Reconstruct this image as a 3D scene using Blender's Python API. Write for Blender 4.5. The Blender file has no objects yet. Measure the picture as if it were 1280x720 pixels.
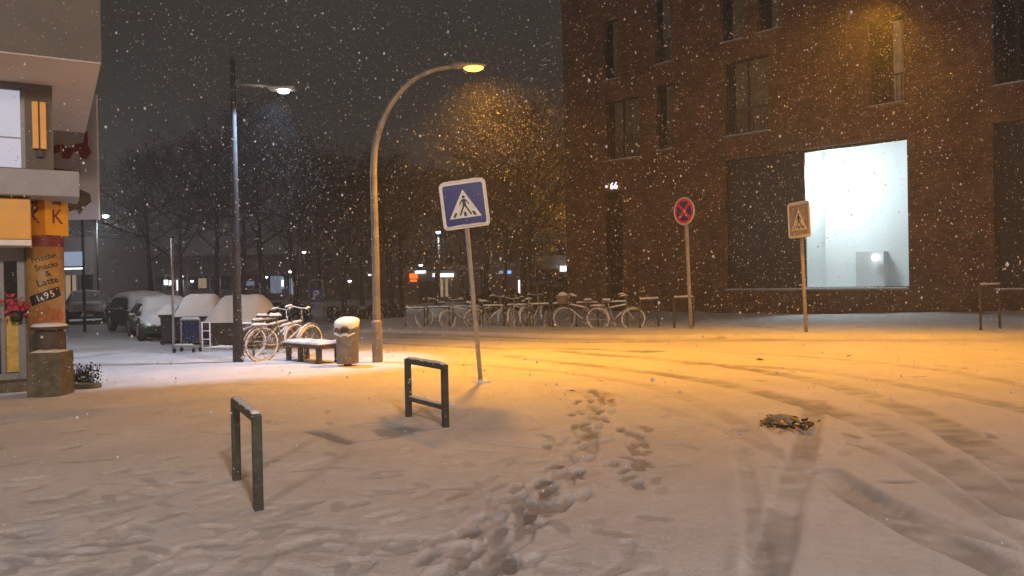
import bpy, math, random
import numpy as np
from mathutils import Vector, Matrix, Euler

random.seed(7)
rng = np.random.default_rng(7)
R = math.radians
scene = bpy.context.scene
col = scene.collection

# ------------------------------------------------------------------ camera
CAM_H = 1.45
F = 960.0                       # focal length in pixels of a 1280 px wide frame
CM = Matrix.Translation((0, 0, CAM_H)) @ Matrix.Rotation(R(90 - 0.36), 4, 'X') @ Matrix.Rotation(R(-1.1), 4, 'Z')
cam_d = bpy.data.cameras.new('camera')
cam = bpy.data.objects.new('camera', cam_d)
col.objects.link(cam)
cam.matrix_world = CM
cam_d.sensor_width = 36
cam_d.lens = 27
cam_d.clip_start = 0.05
cam_d.clip_end = 3000
scene.camera = cam
EYE = Vector((0, 0, CAM_H))


def ray(px, py):
    return (CM.to_3x3() @ Vector(((px - 640) / F, -(py - 360) / F, -1))).normalized()


def G(px, py, z=0.0):
    """the ground point seen at a pixel"""
    d = ray(px, py)
    t = (z - CAM_H) / d.z
    p = EYE + d * t
    return Vector((p.x, p.y, z))


def P(px, py, Y):
    """the point seen at a pixel, Y metres ahead"""
    d = ray(px, py)
    return EYE + d * (Y / d.y)


def Zat(px, py, base):
    return P(px, py, base.y).z


# ------------------------------------------------------------------ materials
def new_mat(name):
    m = bpy.data.materials.new(name)
    m.use_nodes = True
    nt = m.node_tree
    b = nt.nodes['Principled BSDF']
    return m, nt, b


def noise(nt, scale, detail=4, rough=.6, coord='Object'):
    tc = nt.nodes.new('ShaderNodeTexCoord')
    n = nt.nodes.new('ShaderNodeTexNoise')
    n.inputs['Scale'].default_value = scale
    n.inputs['Detail'].default_value = detail
    n.inputs['Roughness'].default_value = rough
    nt.links.new(tc.outputs[coord], n.inputs['Vector'])
    return n


def ramp(nt, src, stops):
    r = nt.nodes.new('ShaderNodeValToRGB')
    e = r.color_ramp.elements
    while len(e) > 1:
        e.remove(e[-1])
    e[0].position, e[0].color = stops[0][0], (*stops[0][1], 1)
    for p, c in stops[1:]:
        x = e.new(p)
        x.color = (*c, 1)
    nt.links.new(src, r.inputs['Fac'])
    return r


def mixc(nt, fac, a, b):
    m = nt.nodes.new('ShaderNodeMix')
    m.data_type = 'RGBA'
    for sock, v in ((m.inputs['Factor'], fac), (m.inputs['A'], a), (m.inputs['B'], b)):
        if isinstance(v, (tuple, float, int)):
            sock.default_value = (*v, 1) if isinstance(v, tuple) else v
        else:
            nt.links.new(v, sock)
    return m


def math_n(nt, op, a, b=None, c=None):
    m = nt.nodes.new('ShaderNodeMath')
    m.operation = op
    for i, v in enumerate((a, b, c)):
        if v is None:
            continue
        if isinstance(v, (float, int)):
            m.inputs[i].default_value = v
        else:
            nt.links.new(v, m.inputs[i])
    return m.outputs[0]


def bump(nt, b, src, strength=.3, dist=.01):
    bp = nt.nodes.new('ShaderNodeBump')
    bp.inputs['Strength'].default_value = strength
    bp.inputs['Distance'].default_value = dist
    nt.links.new(src, bp.inputs['Height'])
    nt.links.new(bp.outputs[0], b.inputs['Normal'])
    return bp


SNOW = (.80, .81, .83)


def pbr(name, c, var=.25, scale=6, rough=.6, metal=0, bmp=.15, snow=0.0, wear=None):
    """plain surface with uneven tone; snow > 0 lets settled snow lie on what faces up"""
    m, nt, b = new_mat(name)
    n = noise(nt, scale)
    lo = tuple(x * (1 - var) for x in c)
    hi = tuple(min(1, x * (1 + var)) for x in c)
    r = ramp(nt, n.outputs['Fac'], [(.3, lo), (.7, hi)])
    out = r.outputs['Color']
    if wear:
        n2 = noise(nt, scale * 3, 6, .7)
        w = ramp(nt, n2.outputs['Fac'], [(.58, (0, 0, 0)), (.68, (1, 1, 1))])
        out = mixc(nt, w.outputs['Color'], out, wear).outputs['Result']
    if snow > 0:
        g = nt.nodes.new('ShaderNodeNewGeometry')
        s = nt.nodes.new('ShaderNodeSeparateXYZ')
        nt.links.new(g.outputs['True Normal'], s.inputs[0])
        n3 = noise(nt, 14, 4, .7)
        v = math_n(nt, 'ADD', s.outputs['Z'], math_n(nt, 'MULTIPLY', math_n(nt, 'SUBTRACT', n3.outputs['Fac'], .5), 1.3))
        k = nt.nodes.new('ShaderNodeMapRange')
        k.inputs['From Min'].default_value = .75 - snow
        k.inputs['From Max'].default_value = .95 - snow
        nt.links.new(v, k.inputs['Value'])
        out = mixc(nt, k.outputs[0], out, SNOW).outputs['Result']
    nt.links.new(out, b.inputs['Base Color'])
    b.inputs['Roughness'].default_value = rough
    b.inputs['Metallic'].default_value = metal
    if bmp:
        n4 = noise(nt, scale * 8, 5)
        bump(nt, b, n4.outputs['Fac'], bmp, .006)
    return m


def emit(name, c, s):
    m, nt, b = new_mat(name)
    b.inputs['Base Color'].default_value = (.1, .1, .1, 1)
    b.inputs['Emission Color'].default_value = (*c, 1)
    b.inputs['Emission Strength'].default_value = s
    return m


def glass(name, tint=(.9, .95, 1)):
    m, nt, b = new_mat(name)
    nt.nodes.remove(b)
    t = nt.nodes.new('ShaderNodeBsdfTransparent')
    t.inputs[0].default_value = (*tint, 1)
    gl = nt.nodes.new('ShaderNodeBsdfGlossy')
    gl.inputs['Roughness'].default_value = .03
    fr = nt.nodes.new('ShaderNodeFresnel')
    fr.inputs[0].default_value = 1.35
    mx = nt.nodes.new('ShaderNodeMixShader')
    nt.links.new(fr.outputs[0], mx.inputs[0])
    nt.links.new(t.outputs[0], mx.inputs[1])
    nt.links.new(gl.outputs[0], mx.inputs[2])
    nt.links.new(mx.outputs[0], nt.nodes['Material Output'].inputs[0])
    return m


def snow_mat(name='settled_snow', c=SNOW, scale=18):
    m, nt, b = new_mat(name)
    n = noise(nt, scale, 6, .65)
    r = ramp(nt, n.outputs['Fac'], [(.3, tuple(x * .9 for x in c)), (.7, c)])
    nt.links.new(r.outputs['Color'], b.inputs['Base Color'])
    b.inputs['Roughness'].default_value = .75
    n2 = noise(nt, scale * 6, 6, .7)
    bump(nt, b, n2.outputs['Fac'], .35, .01)
    return m


def brick_mat():
    m, nt, b = new_mat('red_brown_brick')
    tc = nt.nodes.new('ShaderNodeTexCoord')
    mp = nt.nodes.new('ShaderNodeMapping')
    mp.inputs['Rotation'].default_value = (R(90), 0, 0)
    nt.links.new(tc.outputs['Object'], mp.inputs[0])
    br = nt.nodes.new('ShaderNodeTexBrick')
    br.inputs['Scale'].default_value = 1
    br.inputs['Brick Width'].default_value = .25
    br.inputs['Row Height'].default_value = .077
    br.inputs['Mortar Size'].default_value = .009
    br.inputs['Color1'].default_value = (.205, .092, .036, 1)
    br.inputs['Color2'].default_value = (.104, .048, .019, 1)
    br.inputs['Mortar'].default_value = (.15, .10, .062, 1)
    br.inputs['Bias'].default_value = -.1
    sep = nt.nodes.new('ShaderNodeSeparateXYZ')
    cmb = nt.nodes.new('ShaderNodeCombineXYZ')
    nt.links.new(tc.outputs['Object'], sep.inputs[0])
    nt.links.new(sep.outputs['X'], cmb.inputs['X'])
    nt.links.new(sep.outputs['Z'], cmb.inputs['Y'])
    nt.links.new(cmb.outputs[0], br.inputs['Vector'])
    n = noise(nt, .9, 6, .7)
    r = ramp(nt, n.outputs['Fac'], [(.3, (.5, .5, .5)), (.7, (1.3, 1.25, 1.2))])
    mul = nt.nodes.new('ShaderNodeMix')
    mul.data_type = 'RGBA'
    mul.blend_type = 'MULTIPLY'
    mul.inputs['Factor'].default_value = 1
    nt.links.new(br.outputs['Color'], mul.inputs['A'])
    nt.links.new(r.outputs['Color'], mul.inputs['B'])
    n3 = noise(nt, 5, 6, .8)            # windblown snow caught in the joints
    k = ramp(nt, n3.outputs['Fac'], [(.66, (0, 0, 0)), (.78, (.55, .55, .55))])
    out = mixc(nt, k.outputs['Color'], mul.outputs['Result'], (.42, .33, .27))
    nt.links.new(out.outputs['Result'], b.inputs['Base Color'])
    b.inputs['Roughness'].default_value = .85
    bump(nt, b, br.outputs['Fac'], .5, -.008)
    return m


def ground_mat():
    m, nt, b = new_mat('trodden_snow')
    at = nt.nodes.new('ShaderNodeAttribute')
    at.attribute_name = 'packed'
    n = noise(nt, 1.1, 8, .65)
    n2 = noise(nt, 9, 8, .7)
    n3 = noise(nt, 55, 6, .7)
    base = ramp(nt, n.outputs['Fac'], [(.3, (.66, .66, .67)), (.72, (.82, .82, .83))])
    # thin patches in which the paving shows through
    thin = ramp(nt, n2.outputs['Fac'], [(.25, (.55, .55, .55)), (.5, (1, 1, 1))])
    mul = nt.nodes.new('ShaderNodeMix')
    mul.data_type = 'RGBA'
    mul.blend_type = 'MULTIPLY'
    mul.inputs['Factor'].default_value = .4
    nt.links.new(base.outputs['Color'], mul.inputs['A'])
    nt.links.new(thin.outputs['Color'], mul.inputs['B'])
    pk = math_n(nt, 'ADD', at.outputs['Fac'], math_n(nt, 'MULTIPLY', math_n(nt, 'SUBTRACT', n2.outputs['Fac'], .5), .5))
    pk = math_n(nt, 'MULTIPLY', pk, math_n(nt, 'GREATER_THAN', at.outputs['Fac'], .02))
    pr = nt.nodes.new('ShaderNodeMapRange')
    pr.inputs['From Min'].default_value = .0
    pr.inputs['From Max'].default_value = 1.0
    nt.links.new(pk, pr.inputs['Value'])
    out = mixc(nt, pr.outputs[0], mul.outputs['Result'], (.17, .165, .16))
    nt.links.new(out.outputs['Result'], b.inputs['Base Color'])
    b.inputs['Roughness'].default_value = .7
    n5 = noise(nt, 160, 3, .8)
    ad = math_n(nt, 'ADD', math_n(nt, 'MULTIPLY', n2.outputs['Fac'], 1.5), n3.outputs['Fac'])
    ad = math_n(nt, 'ADD', ad, math_n(nt, 'MULTIPLY', n5.outputs['Fac'], .5))
    bump(nt, b, ad, .75, .02)
    return m


M = {}
M['snow'] = snow_mat()
M['brick'] = brick_mat()
M['ground'] = ground_mat()
M['galv'] = pbr('galvanised_steel', (.34, .34, .33), .2, 9, .45, .6, .1, snow=.0)
M['pole'] = pbr('grey_pole_paint', (.30, .29, .27), .2, 7, .5, 0, .1)
M['lamp_pole'] = pbr('weathered_lamp_pole', (.22, .20, .17), .3, 5, .5, .3, .15)
M['dark_pole'] = pbr('dark_pole_paint', (.05, .05, .052), .25, 6, .85, 0, .1)
M['hoop'] = pbr('green_grey_rail_paint', (.048, .056, .042), .3, 12, .5, 0, .15, wear=(.16, .15, .13))
M['black'] = pbr('black_plastic', (.02, .02, .02), .3, 10, .5, 0, .1)
M['dark_pole'].node_tree.nodes['Principled BSDF'].inputs['Specular IOR Level'].default_value = .12
M['rubber'] = pbr('tyre_rubber', (.025, .025, .025), .3, 20, .8, 0, .2)
M['snowy_rubber'] = pbr('snow_dusted_tyre', (.05, .05, .05), .3, 20, .8, 0, .2, snow=1.0)
M['snowy_metal'] = pbr('snow_dusted_metal', (.07, .07, .07), .3, 15, .5, .2, .1, snow=.76)
M['blue_sign'] = pbr('blue_sign_sheet', (.008, .018, .17), .12, 4, .35, 0, .03)
M['white_sign'] = pbr('white_sign_sheet', (.72, .72, .70), .08, 5, .35, 0, .03)
M['black_sign'] = pbr('black_sign_sheet', (.012, .012, .012), .1, 5, .4, 0, .02)
M['red_sign'] = pbr('red_sign_sheet', (.78, .022, .03), .12, 5, .35, 0, .03)
M['render'] = pbr('pale_wall_render', (.145, .135, .12), .08, 2.5, .85, 0, .2)
M['soffit'] = pbr('painted_soffit', (.55, .49, .43), .06, 2, .8, 0, .1)
M['fascia'] = pbr('grey_fascia_metal', (.24, .25, .26), .12, 3, .5, .2, .08)
M['yellow'] = pbr('yellow_sign_panel', (.72, .36, .012), .1, 3, .4, 0, .05)
M['yellow2'] = pbr('pale_yellow_poster', (.62, .42, .08), .25, 7, .5, 0, .03, wear=(.55, .22, .05))
M['purple'] = pbr('purple_print', (.12, .02, .16), .2, 9, .5, 0, 0)
M['maroon'] = pbr('maroon_print', (.16, .015, .03), .25, 9, .5, 0, 0)
M['poster'] = pbr('ochre_poster_print', (.36, .20, .055), .25, 5, .45, 0, .03, wear=(.42, .28, .12))
M['bread'] = pbr('brown_crust_print', (.34, .10, .02), .5, 8, .5, 0, .02, wear=(.55, .26, .06))
M['stone'] = pbr('mossy_stone', (.115, .105, .07), .4, 8, .9, 0, .5)
M['wood'] = pbr('dark_wet_timber', (.06, .045, .033), .4, 9, .7, 0, .3)
M['bin'] = pbr('worn_bin_metal', (.16, .145, .125), .35, 7, .5, .2, .15, wear=(.25, .22, .19))
M['blue_panel'] = pbr('blue_plastic_panel', (.014, .022, .075), .25, 6, .5, 0, .08)
M['bark'] = pbr('wet_bark', (.03, .026, .022), .4, 8, .9, 0, .5)
M['leaf'] = pbr('dark_withered_leaf', (.050, .047, .028), .5, 1.2, .8, 0, 0)
M['twig'] = pbr('brown_twig', (.042, .038, .032), .4, 3, .8, 0, 0)
M['yleaf'] = pbr('yellow_autumn_leaf', (.36, .24, .03), .35, 2, .7, 0, 0)
M['hedge'] = pbr('dark_hedge_leaf', (.025, .032, .018), .5, 3, .8, 0, 0, snow=.1)
M['car_dark'] = pbr('dark_car_paint', (.022, .026, .025), .2, 3, .35, .2, 0, snow=.42)
M['car_green'] = pbr('green_car_paint', (.012, .085, .022), .2, 3, .35, .1, 0, snow=.66)
M['car_grey'] = pbr('silver_car_paint', (.22, .23, .24), .15, 3, .3, .3, 0)
M['car_glass'] = pbr('dark_car_glass', (.015, .018, .02), .2, 3, .08, 0, 0)
M['chrome'] = pbr('headlamp_glass', (.5, .5, .5), .1, 5, .15, .5, 0)
M['win_glass'] = pbr('unlit_window_glass', (.012, .017, .012), .55, 1.6, .10, 0, .04)
M['dim_curtain'] = pbr('olive_blind', (.13, .135, .085), .35, 2.2, .8, 0, .1)
M['big_glass'] = pbr('unlit_shop_glass', (.014, .017, .021), .5, 1.0, .38, 0, .03)
M['win_frame'] = pbr('dark_window_frame', (.009, .009, .008), .2, 5, .5, 0, .05)
M['curtain'] = pbr('pale_window_curtain', (.42, .38, .3), .3, 3, .9, 0, .2)
M['room'] = pbr('white_room_wall', (.74, .78, .79), .03, 1, .7, 0, .03)
M['room_grey'] = pbr('grey_room_recess', (.50, .53, .53), .04, 1, .7, 0, .03)
M['glass'] = glass('clear_window_glass')
M['far_wall'] = pbr('grey_brown_render', (.16, .145, .13), .15, .4, .9, 0, .1)
M['far_wall2'] = pbr('rosy_render', (.30, .25, .23), .12, .3, .9, 0, .1)
M['far_pale'] = pbr('pale_grey_render', (.42, .42, .41), .1, .4, .9, 0, .1)
M['sodium_lens'] = emit('sodium_lamp_lens', (1, .36, .03), 11)
M['led_lens'] = emit('white_lamp_lens', (.86, .95, 1), 45)
M['far_led'] = emit('distant_white_lamp', (.85, .92, 1), 16)
M['far_sodium'] = emit('distant_orange_lamp', (1, .45, .1), 7)
M['lit_white'] = emit('lit_white_sign', (.9, .95, 1), 2.4)
M['lit_bluewhite'] = emit('lit_pale_blue_sign', (.55, .72, 1), .42)
M['lit_blue'] = emit('lit_blue_sign', (.2, .4, 1), 1.6)
M['lit_orange'] = emit('lit_orange_sign', (1, .16, .02), 1.6)
M['lit_pink'] = emit('lit_pale_pink_sign', (1, .8, .95), 1.6)
M['lit_red'] = emit('lit_red_signal', (1, .04, .04), 1.2)
M['lit_warm'] = emit('warm_lit_window', (1, .72, .42), .30)
M['lit_cool'] = emit('cool_lit_window', (.6, .72, 1), .22)
M['shop_light'] = emit('frosted_lit_shop_window', (.86, .85, 1), .52)
M['number'] = emit('white_number_light', (.95, .93, 1), 2.6)
M['room_lamp'] = emit('room_ceiling_lamp', (.92, 1, .98), 8)
M['globe'] = emit('white_globe_lamp', (1, .98, .9), 6)


M['win_glass'].node_tree.nodes['Principled BSDF'].inputs['Specular IOR Level'].default_value = .22


# ------------------------------------------------------------------ mesh builder
class MB:
    def __init__(s):
        s.v, s.f, s.sm = [], [], []

    def add(s, vs, fs, smooth=False):
        o = len(s.v)
        s.v += [tuple(x) for x in vs]
        s.f += [tuple(o + i for i in f) for f in fs]
        s.sm += [smooth] * len(fs)
        return s

    def box(s, c, d, rz=0, M4=None):
        vs = [Vector((x * d[0] / 2, y * d[1] / 2, z * d[2] / 2)) for x in (-1, 1) for y in (-1, 1) for z in (-1, 1)]
        m = Matrix.Rotation(rz, 3, 'Z')
        vs = [m @ v + Vector(c) for v in vs]
        if M4 is not None:
            vs = [M4 @ v for v in vs]
        return s.add(vs, [(0, 1, 3, 2), (4, 6, 7, 5), (0, 4, 5, 1), (2, 3, 7, 6), (0, 2, 6, 4), (1, 5, 7, 3)])

    def tube(s, pts, r, n=8, cap=True, smooth=True):
        pts = [Vector(p) for p in pts]
        rs = r if isinstance(r, (list, tuple)) else [r] * len(pts)
        vs, fs = [], []
        prev = None
        for i, p in enumerate(pts):
            a = pts[max(i - 1, 0)]
            b = pts[min(i + 1, len(pts) - 1)]
            t = (b - a)
            t = t.normalized() if t.length > 1e-9 else Vector((0, 0, 1))
            if prev is None:
                u = t.orthogonal().normalized()
            else:
                u = prev - t * prev.dot(t)
                u = u.normalized() if u.length > 1e-6 else t.orthogonal().normalized()
            prev = u
            w = t.cross(u)
            for k in range(n):
                a2 = 2 * math.pi * k / n
                vs.append(p + (u * math.cos(a2) + w * math.sin(a2)) * rs[i])
        for i in range(len(pts) - 1):
            for k in range(n):
                fs.append((i * n + k, i * n + (k + 1) % n, (i + 1) * n + (k + 1) % n, (i + 1) * n + k))
        s.add(vs, fs, smooth)
        if cap:
            o = len(s.v) - len(vs)
            s.f.append(tuple(o + k for k in range(n))[::-1])
            s.f.append(tuple(o + (len(pts) - 1) * n + k for k in range(n)))
            s.sm += [False, False]
        return s

    def ring(s, c, r, rt, axis='y', n=28, m=6):
        """a torus"""
        vs, fs = [], []
        for i in range(n):
            a = 2 * math.pi * i / n
            for k in range(m):
                b = 2 * math.pi * k / m
                q = r + rt * math.cos(b)
                e = rt * math.sin(b)
                if axis == 'y':
                    vs.append((c[0] + q * math.cos(a), c[1] + e, c[2] + q * math.sin(a)))
                else:
                    vs.append((c[0] + q * math.cos(a), c[1] + q * math.sin(a), c[2] + e))
        for i in range(n):
            for k in range(m):
                j, l = (i + 1) % n, (k + 1) % m
                fs.append((i * m + k, j * m + k, j * m + l, i * m + l))
        return s.add(vs, fs, True)

    def lathe(s, prof, n=24, c=(0, 0, 0), smooth=True):
        vs, fs = [], []
        for r, z in prof:
            for k in range(n):
                a = 2 * math.pi * k / n
                vs.append((c[0] + r * math.cos(a), c[1] + r * math.sin(a), c[2] + z))
        for i in range(len(prof) - 1):
            for k in range(n):
                fs.append((i * n + k, i * n + (k + 1) % n, (i + 1) * n + (k + 1) % n, (i + 1) * n + k))
        fs.append(tuple(range(n))[::-1])
        fs.append(tuple((len(prof) - 1) * n + k for k in range(n)))
        return s.add(vs, fs, smooth)

    def prism(s, poly, y0, y1):
        """outline in x,z given thickness along y"""
        n = len(poly)
        vs = [(x, y0, z) for x, z in poly] + [(x, y1, z) for x, z in poly]
        fs = [tuple(range(n)), tuple(range(2 * n - 1, n - 1, -1))]
        fs += [(i, i + n, (i + 1) % n + n, (i + 1) % n) for i in range(n)]
        return s.add(vs, fs)

    def strip(s, pts, w, h, seed=0):
        """a lumpy strip of snow lying along a straight rail"""
        rr = random.Random(seed)
        a, b = Vector(pts[0]), Vector(pts[1])
        n = max(6, int((b - a).length / .05))
        t = (b - a).normalized()
        side = t.cross(Vector((0, 0, 1))).normalized()
        vs, fs = [], []
        for i in range(n + 1):
            p = a + (b - a) * i / n
            e = .35 if i in (0, n) else 1
            hh = h * e * rr.uniform(.75, 1.15)
            ww = w * rr.uniform(.85, 1.05)
            for k, (q, zz) in enumerate(((-1, -.004), (-.85, .55), (-.3, .95), (.3, 1), (.85, .6), (1, -.004))):
                vs.append(p + side * ww / 2 * q + Vector((0, 0, hh * zz if zz > 0 else zz)))
        for i in range(n):
            for k in range(5):
                fs.append((i * 6 + k, i * 6 + k + 1, (i + 1) * 6 + k + 1, (i + 1) * 6 + k))
            fs.append((i * 6 + 5, i * 6, (i + 1) * 6, (i + 1) * 6 + 5))
        fs.append(tuple(range(6))[::-1])
        fs.append(tuple(n * 6 + k for k in range(6)))
        return s.add(vs, fs, True)

    def build(s, name, m, parent=None, bevel=0.0):
        me = bpy.data.meshes.new(name)
        me.from_pydata(s.v, [], s.f)
        me.polygons.foreach_set('use_smooth', s.sm)
        me.update()
        o = bpy.data.objects.new(name, me)
        col.objects.link(o)
        me.materials.append(m)
        if parent is not None:
            o.parent = parent
        if bevel:
            bv = o.modifiers.new('bevel', 'BEVEL')
            bv.width = bevel
            bv.segments = 2
            bv.limit_method = 'ANGLE'
        return o


def tag(o, label=None, cat=None, group=None, kind=None):
    if label:
        o['label'] = label
    if cat:
        o['category'] = cat
    if group:
        o['group'] = group
    if kind:
        o['kind'] = kind
    return o


def thing(name, label, cat, loc, rz=0, group=None, rot=None):
    o = bpy.data.objects.new(name, None)
    o.empty_display_size = .2
    col.objects.link(o)
    o.location = loc
    o.rotation_euler = rot if rot else (0, 0, rz)
    return tag(o, label, cat, group)


KIDS = {}


def copy_tree(o, parent=None):
    c = o.copy()
    col.objects.link(c)
    c.parent = parent
    for ch in [x for x in col.objects if x.parent == o]:
        copy_tree(ch, c)
    return c


def clone(src, loc, rz, label, group=None, rot=None):
    c = copy_tree(src)
    c.location = loc
    c.rotation_euler = rot if rot else (0, 0, rz)
    c['label'] = label
    if group:
        c['group'] = group
    return c


def text_mb(txt, size):
    cu = bpy.data.curves.new('lettering', 'FONT')
    cu.body = txt
    cu.size = size
    cu.align_x = 'CENTER'
    cu.align_y = 'CENTER'
    cu.extrude = .0015
    cu.space_character = 1.18 if txt == '1,95' else 1.0
    cu.offset = .0 if txt == '1,95' else .0015
    cu.resolution_u = 3
    o = bpy.data.objects.new('lettering_tmp', cu)
    col.objects.link(o)
    dg = bpy.context.evaluated_depsgraph_get()
    me = bpy.data.meshes.new_from_object(o.evaluated_get(dg))
    b = MB()
    b.add([(v.co.x, -v.co.z, v.co.y) for v in me.vertices], [tuple(p.vertices) for p in me.polygons])
    bpy.data.objects.remove(o)
    bpy.data.curves.remove(cu)
    bpy.data.meshes.remove(me)
    return b


def moved(b, M4):
    b.v = [tuple(M4 @ Vector(v)) for v in b.v]
    return b


# ------------------------------------------------------------------ ground
def vnoise(x, y, s, seed):
    r = np.random.default_rng(seed)
    T = r.random((256, 256))
    x = x / s + 1000.3
    y = y / s + 1000.7
    xi, yi = np.floor(x).astype(int), np.floor(y).astype(int)
    fx, fy = x - xi, y - yi
    fx, fy = fx * fx * (3 - 2 * fx), fy * fy * (3 - 2 * fy)
    a = T[xi % 256, yi % 256]
    b = T[(xi + 1) % 256, yi % 256]
    c = T[xi % 256, (yi + 1) % 256]
    d = T[(xi + 1) % 256, (yi + 1) % 256]
    return (a * (1 - fx) + b * fx) * (1 - fy) + (c * (1 - fx) + d * fx) * fy - .5


def sstep(a, b, x):
    t = np.clip((x - a) / (b - a), 0, 1)
    return t * t * (3 - 2 * t)


# the brick facade: a vertical plane through this foot point
WP = G(1050, 397)
WD = Vector((1.073, -1, 0)).normalized()       # along the wall, to the right and nearer
WN = Vector((-WD.y * -1, 0, 0))
WN = Vector((WD.y, -WD.x, 0))                  # out of the wall, towards the street
if WN.y > 0:
    WN = -WN

PX = lambda pts: [tuple(G(*p)[:2]) for p in pts]


def smooth_line(pts, n=14):
    """Catmull-Rom through ground points"""
    p = [np.array(q, float) for q in pts]
    p = [2 * p[0] - p[1]] + p + [2 * p[-1] - p[-2]]
    out = []
    for i in range(1, len(p) - 2):
        for k in range(n):
            t = k / n
            out.append(.5 * ((2 * p[i]) + (-p[i - 1] + p[i + 1]) * t + (2 * p[i - 1] - 5 * p[i] + 4 * p[i + 1] - p[i + 2]) * t * t
                             + (-p[i - 1] + 3 * p[i] - 3 * p[i + 1] + p[i + 2]) * t ** 3))
    out.append(p[-2])
    return np.array(out)


TRACKS = [  # (pixels of the wheel track, width in m, depth, how bare)
    ([(640, 446), (790, 462), (930, 486), (1060, 520), (1160, 565), (1290, 640)], .34, .02, .38),
    ([(700, 440), (860, 452), (1010, 474), (1130, 510), (1230, 560), (1320, 620)], .38, .02, .38),
    ([(1030, 585), (1075, 618), (1130, 650), (1210, 690), (1300, 730)], .26, .022, .34),
    ([(1035, 590), (1100, 622), (1190, 655), (1300, 690)], .16, .02, .25),
    ([(1020, 500), (1005, 560), (985, 620), (968, 680), (950, 760)], .22, .016, .30),
    ([(925, 560), (938, 620), (948, 690), (950, 760)], .13, .012, .20),
    ([(470, 428), (600, 436), (700, 437), (820, 440)], .4, .015, .40),
    ([(470, 420), (620, 425), (760, 428), (900, 424)], .35, .012, .36),
    ([(540, 452), (680, 462), (800, 480), (900, 515), (960, 560)], .25, .012, .18),
    ([(560, 470), (720, 486), (860, 520), (990, 575), (1130, 640), (1260, 720)], .16, .012, .16),
    ([(860, 455), (1000, 462), (1140, 482), (1290, 515)], .30, .014, .26),
    ([(900, 440), (1060, 450), (1200, 466), (1300, 485)], .26, .012, .24),
    ([(1060, 545), (1150, 590), (1230, 640), (1300, 690)], .12, .012, .22),
    ([(100, 446), (150, 441), (205, 440), (300, 452)], .5, .008, .24),
    ([(100, 436), (160, 434), (205, 434)], .5, .008, .24),
]
LINES = [  # thin scuffs
    [(500, 545), (620, 556), (760, 566)], [(330, 563), (380, 566)], [(150, 485), (420, 480)], [(560, 562), (690, 570)],
    [(880, 580), (905, 577)], [(840, 580), (900, 578)], [(640, 536), (700, 545)], [(700, 490), (760, 494)],
    [(1095, 528), (1150, 541)], [(1200, 610), (1270, 640)], [(860, 500), (905, 503)],
]


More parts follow.
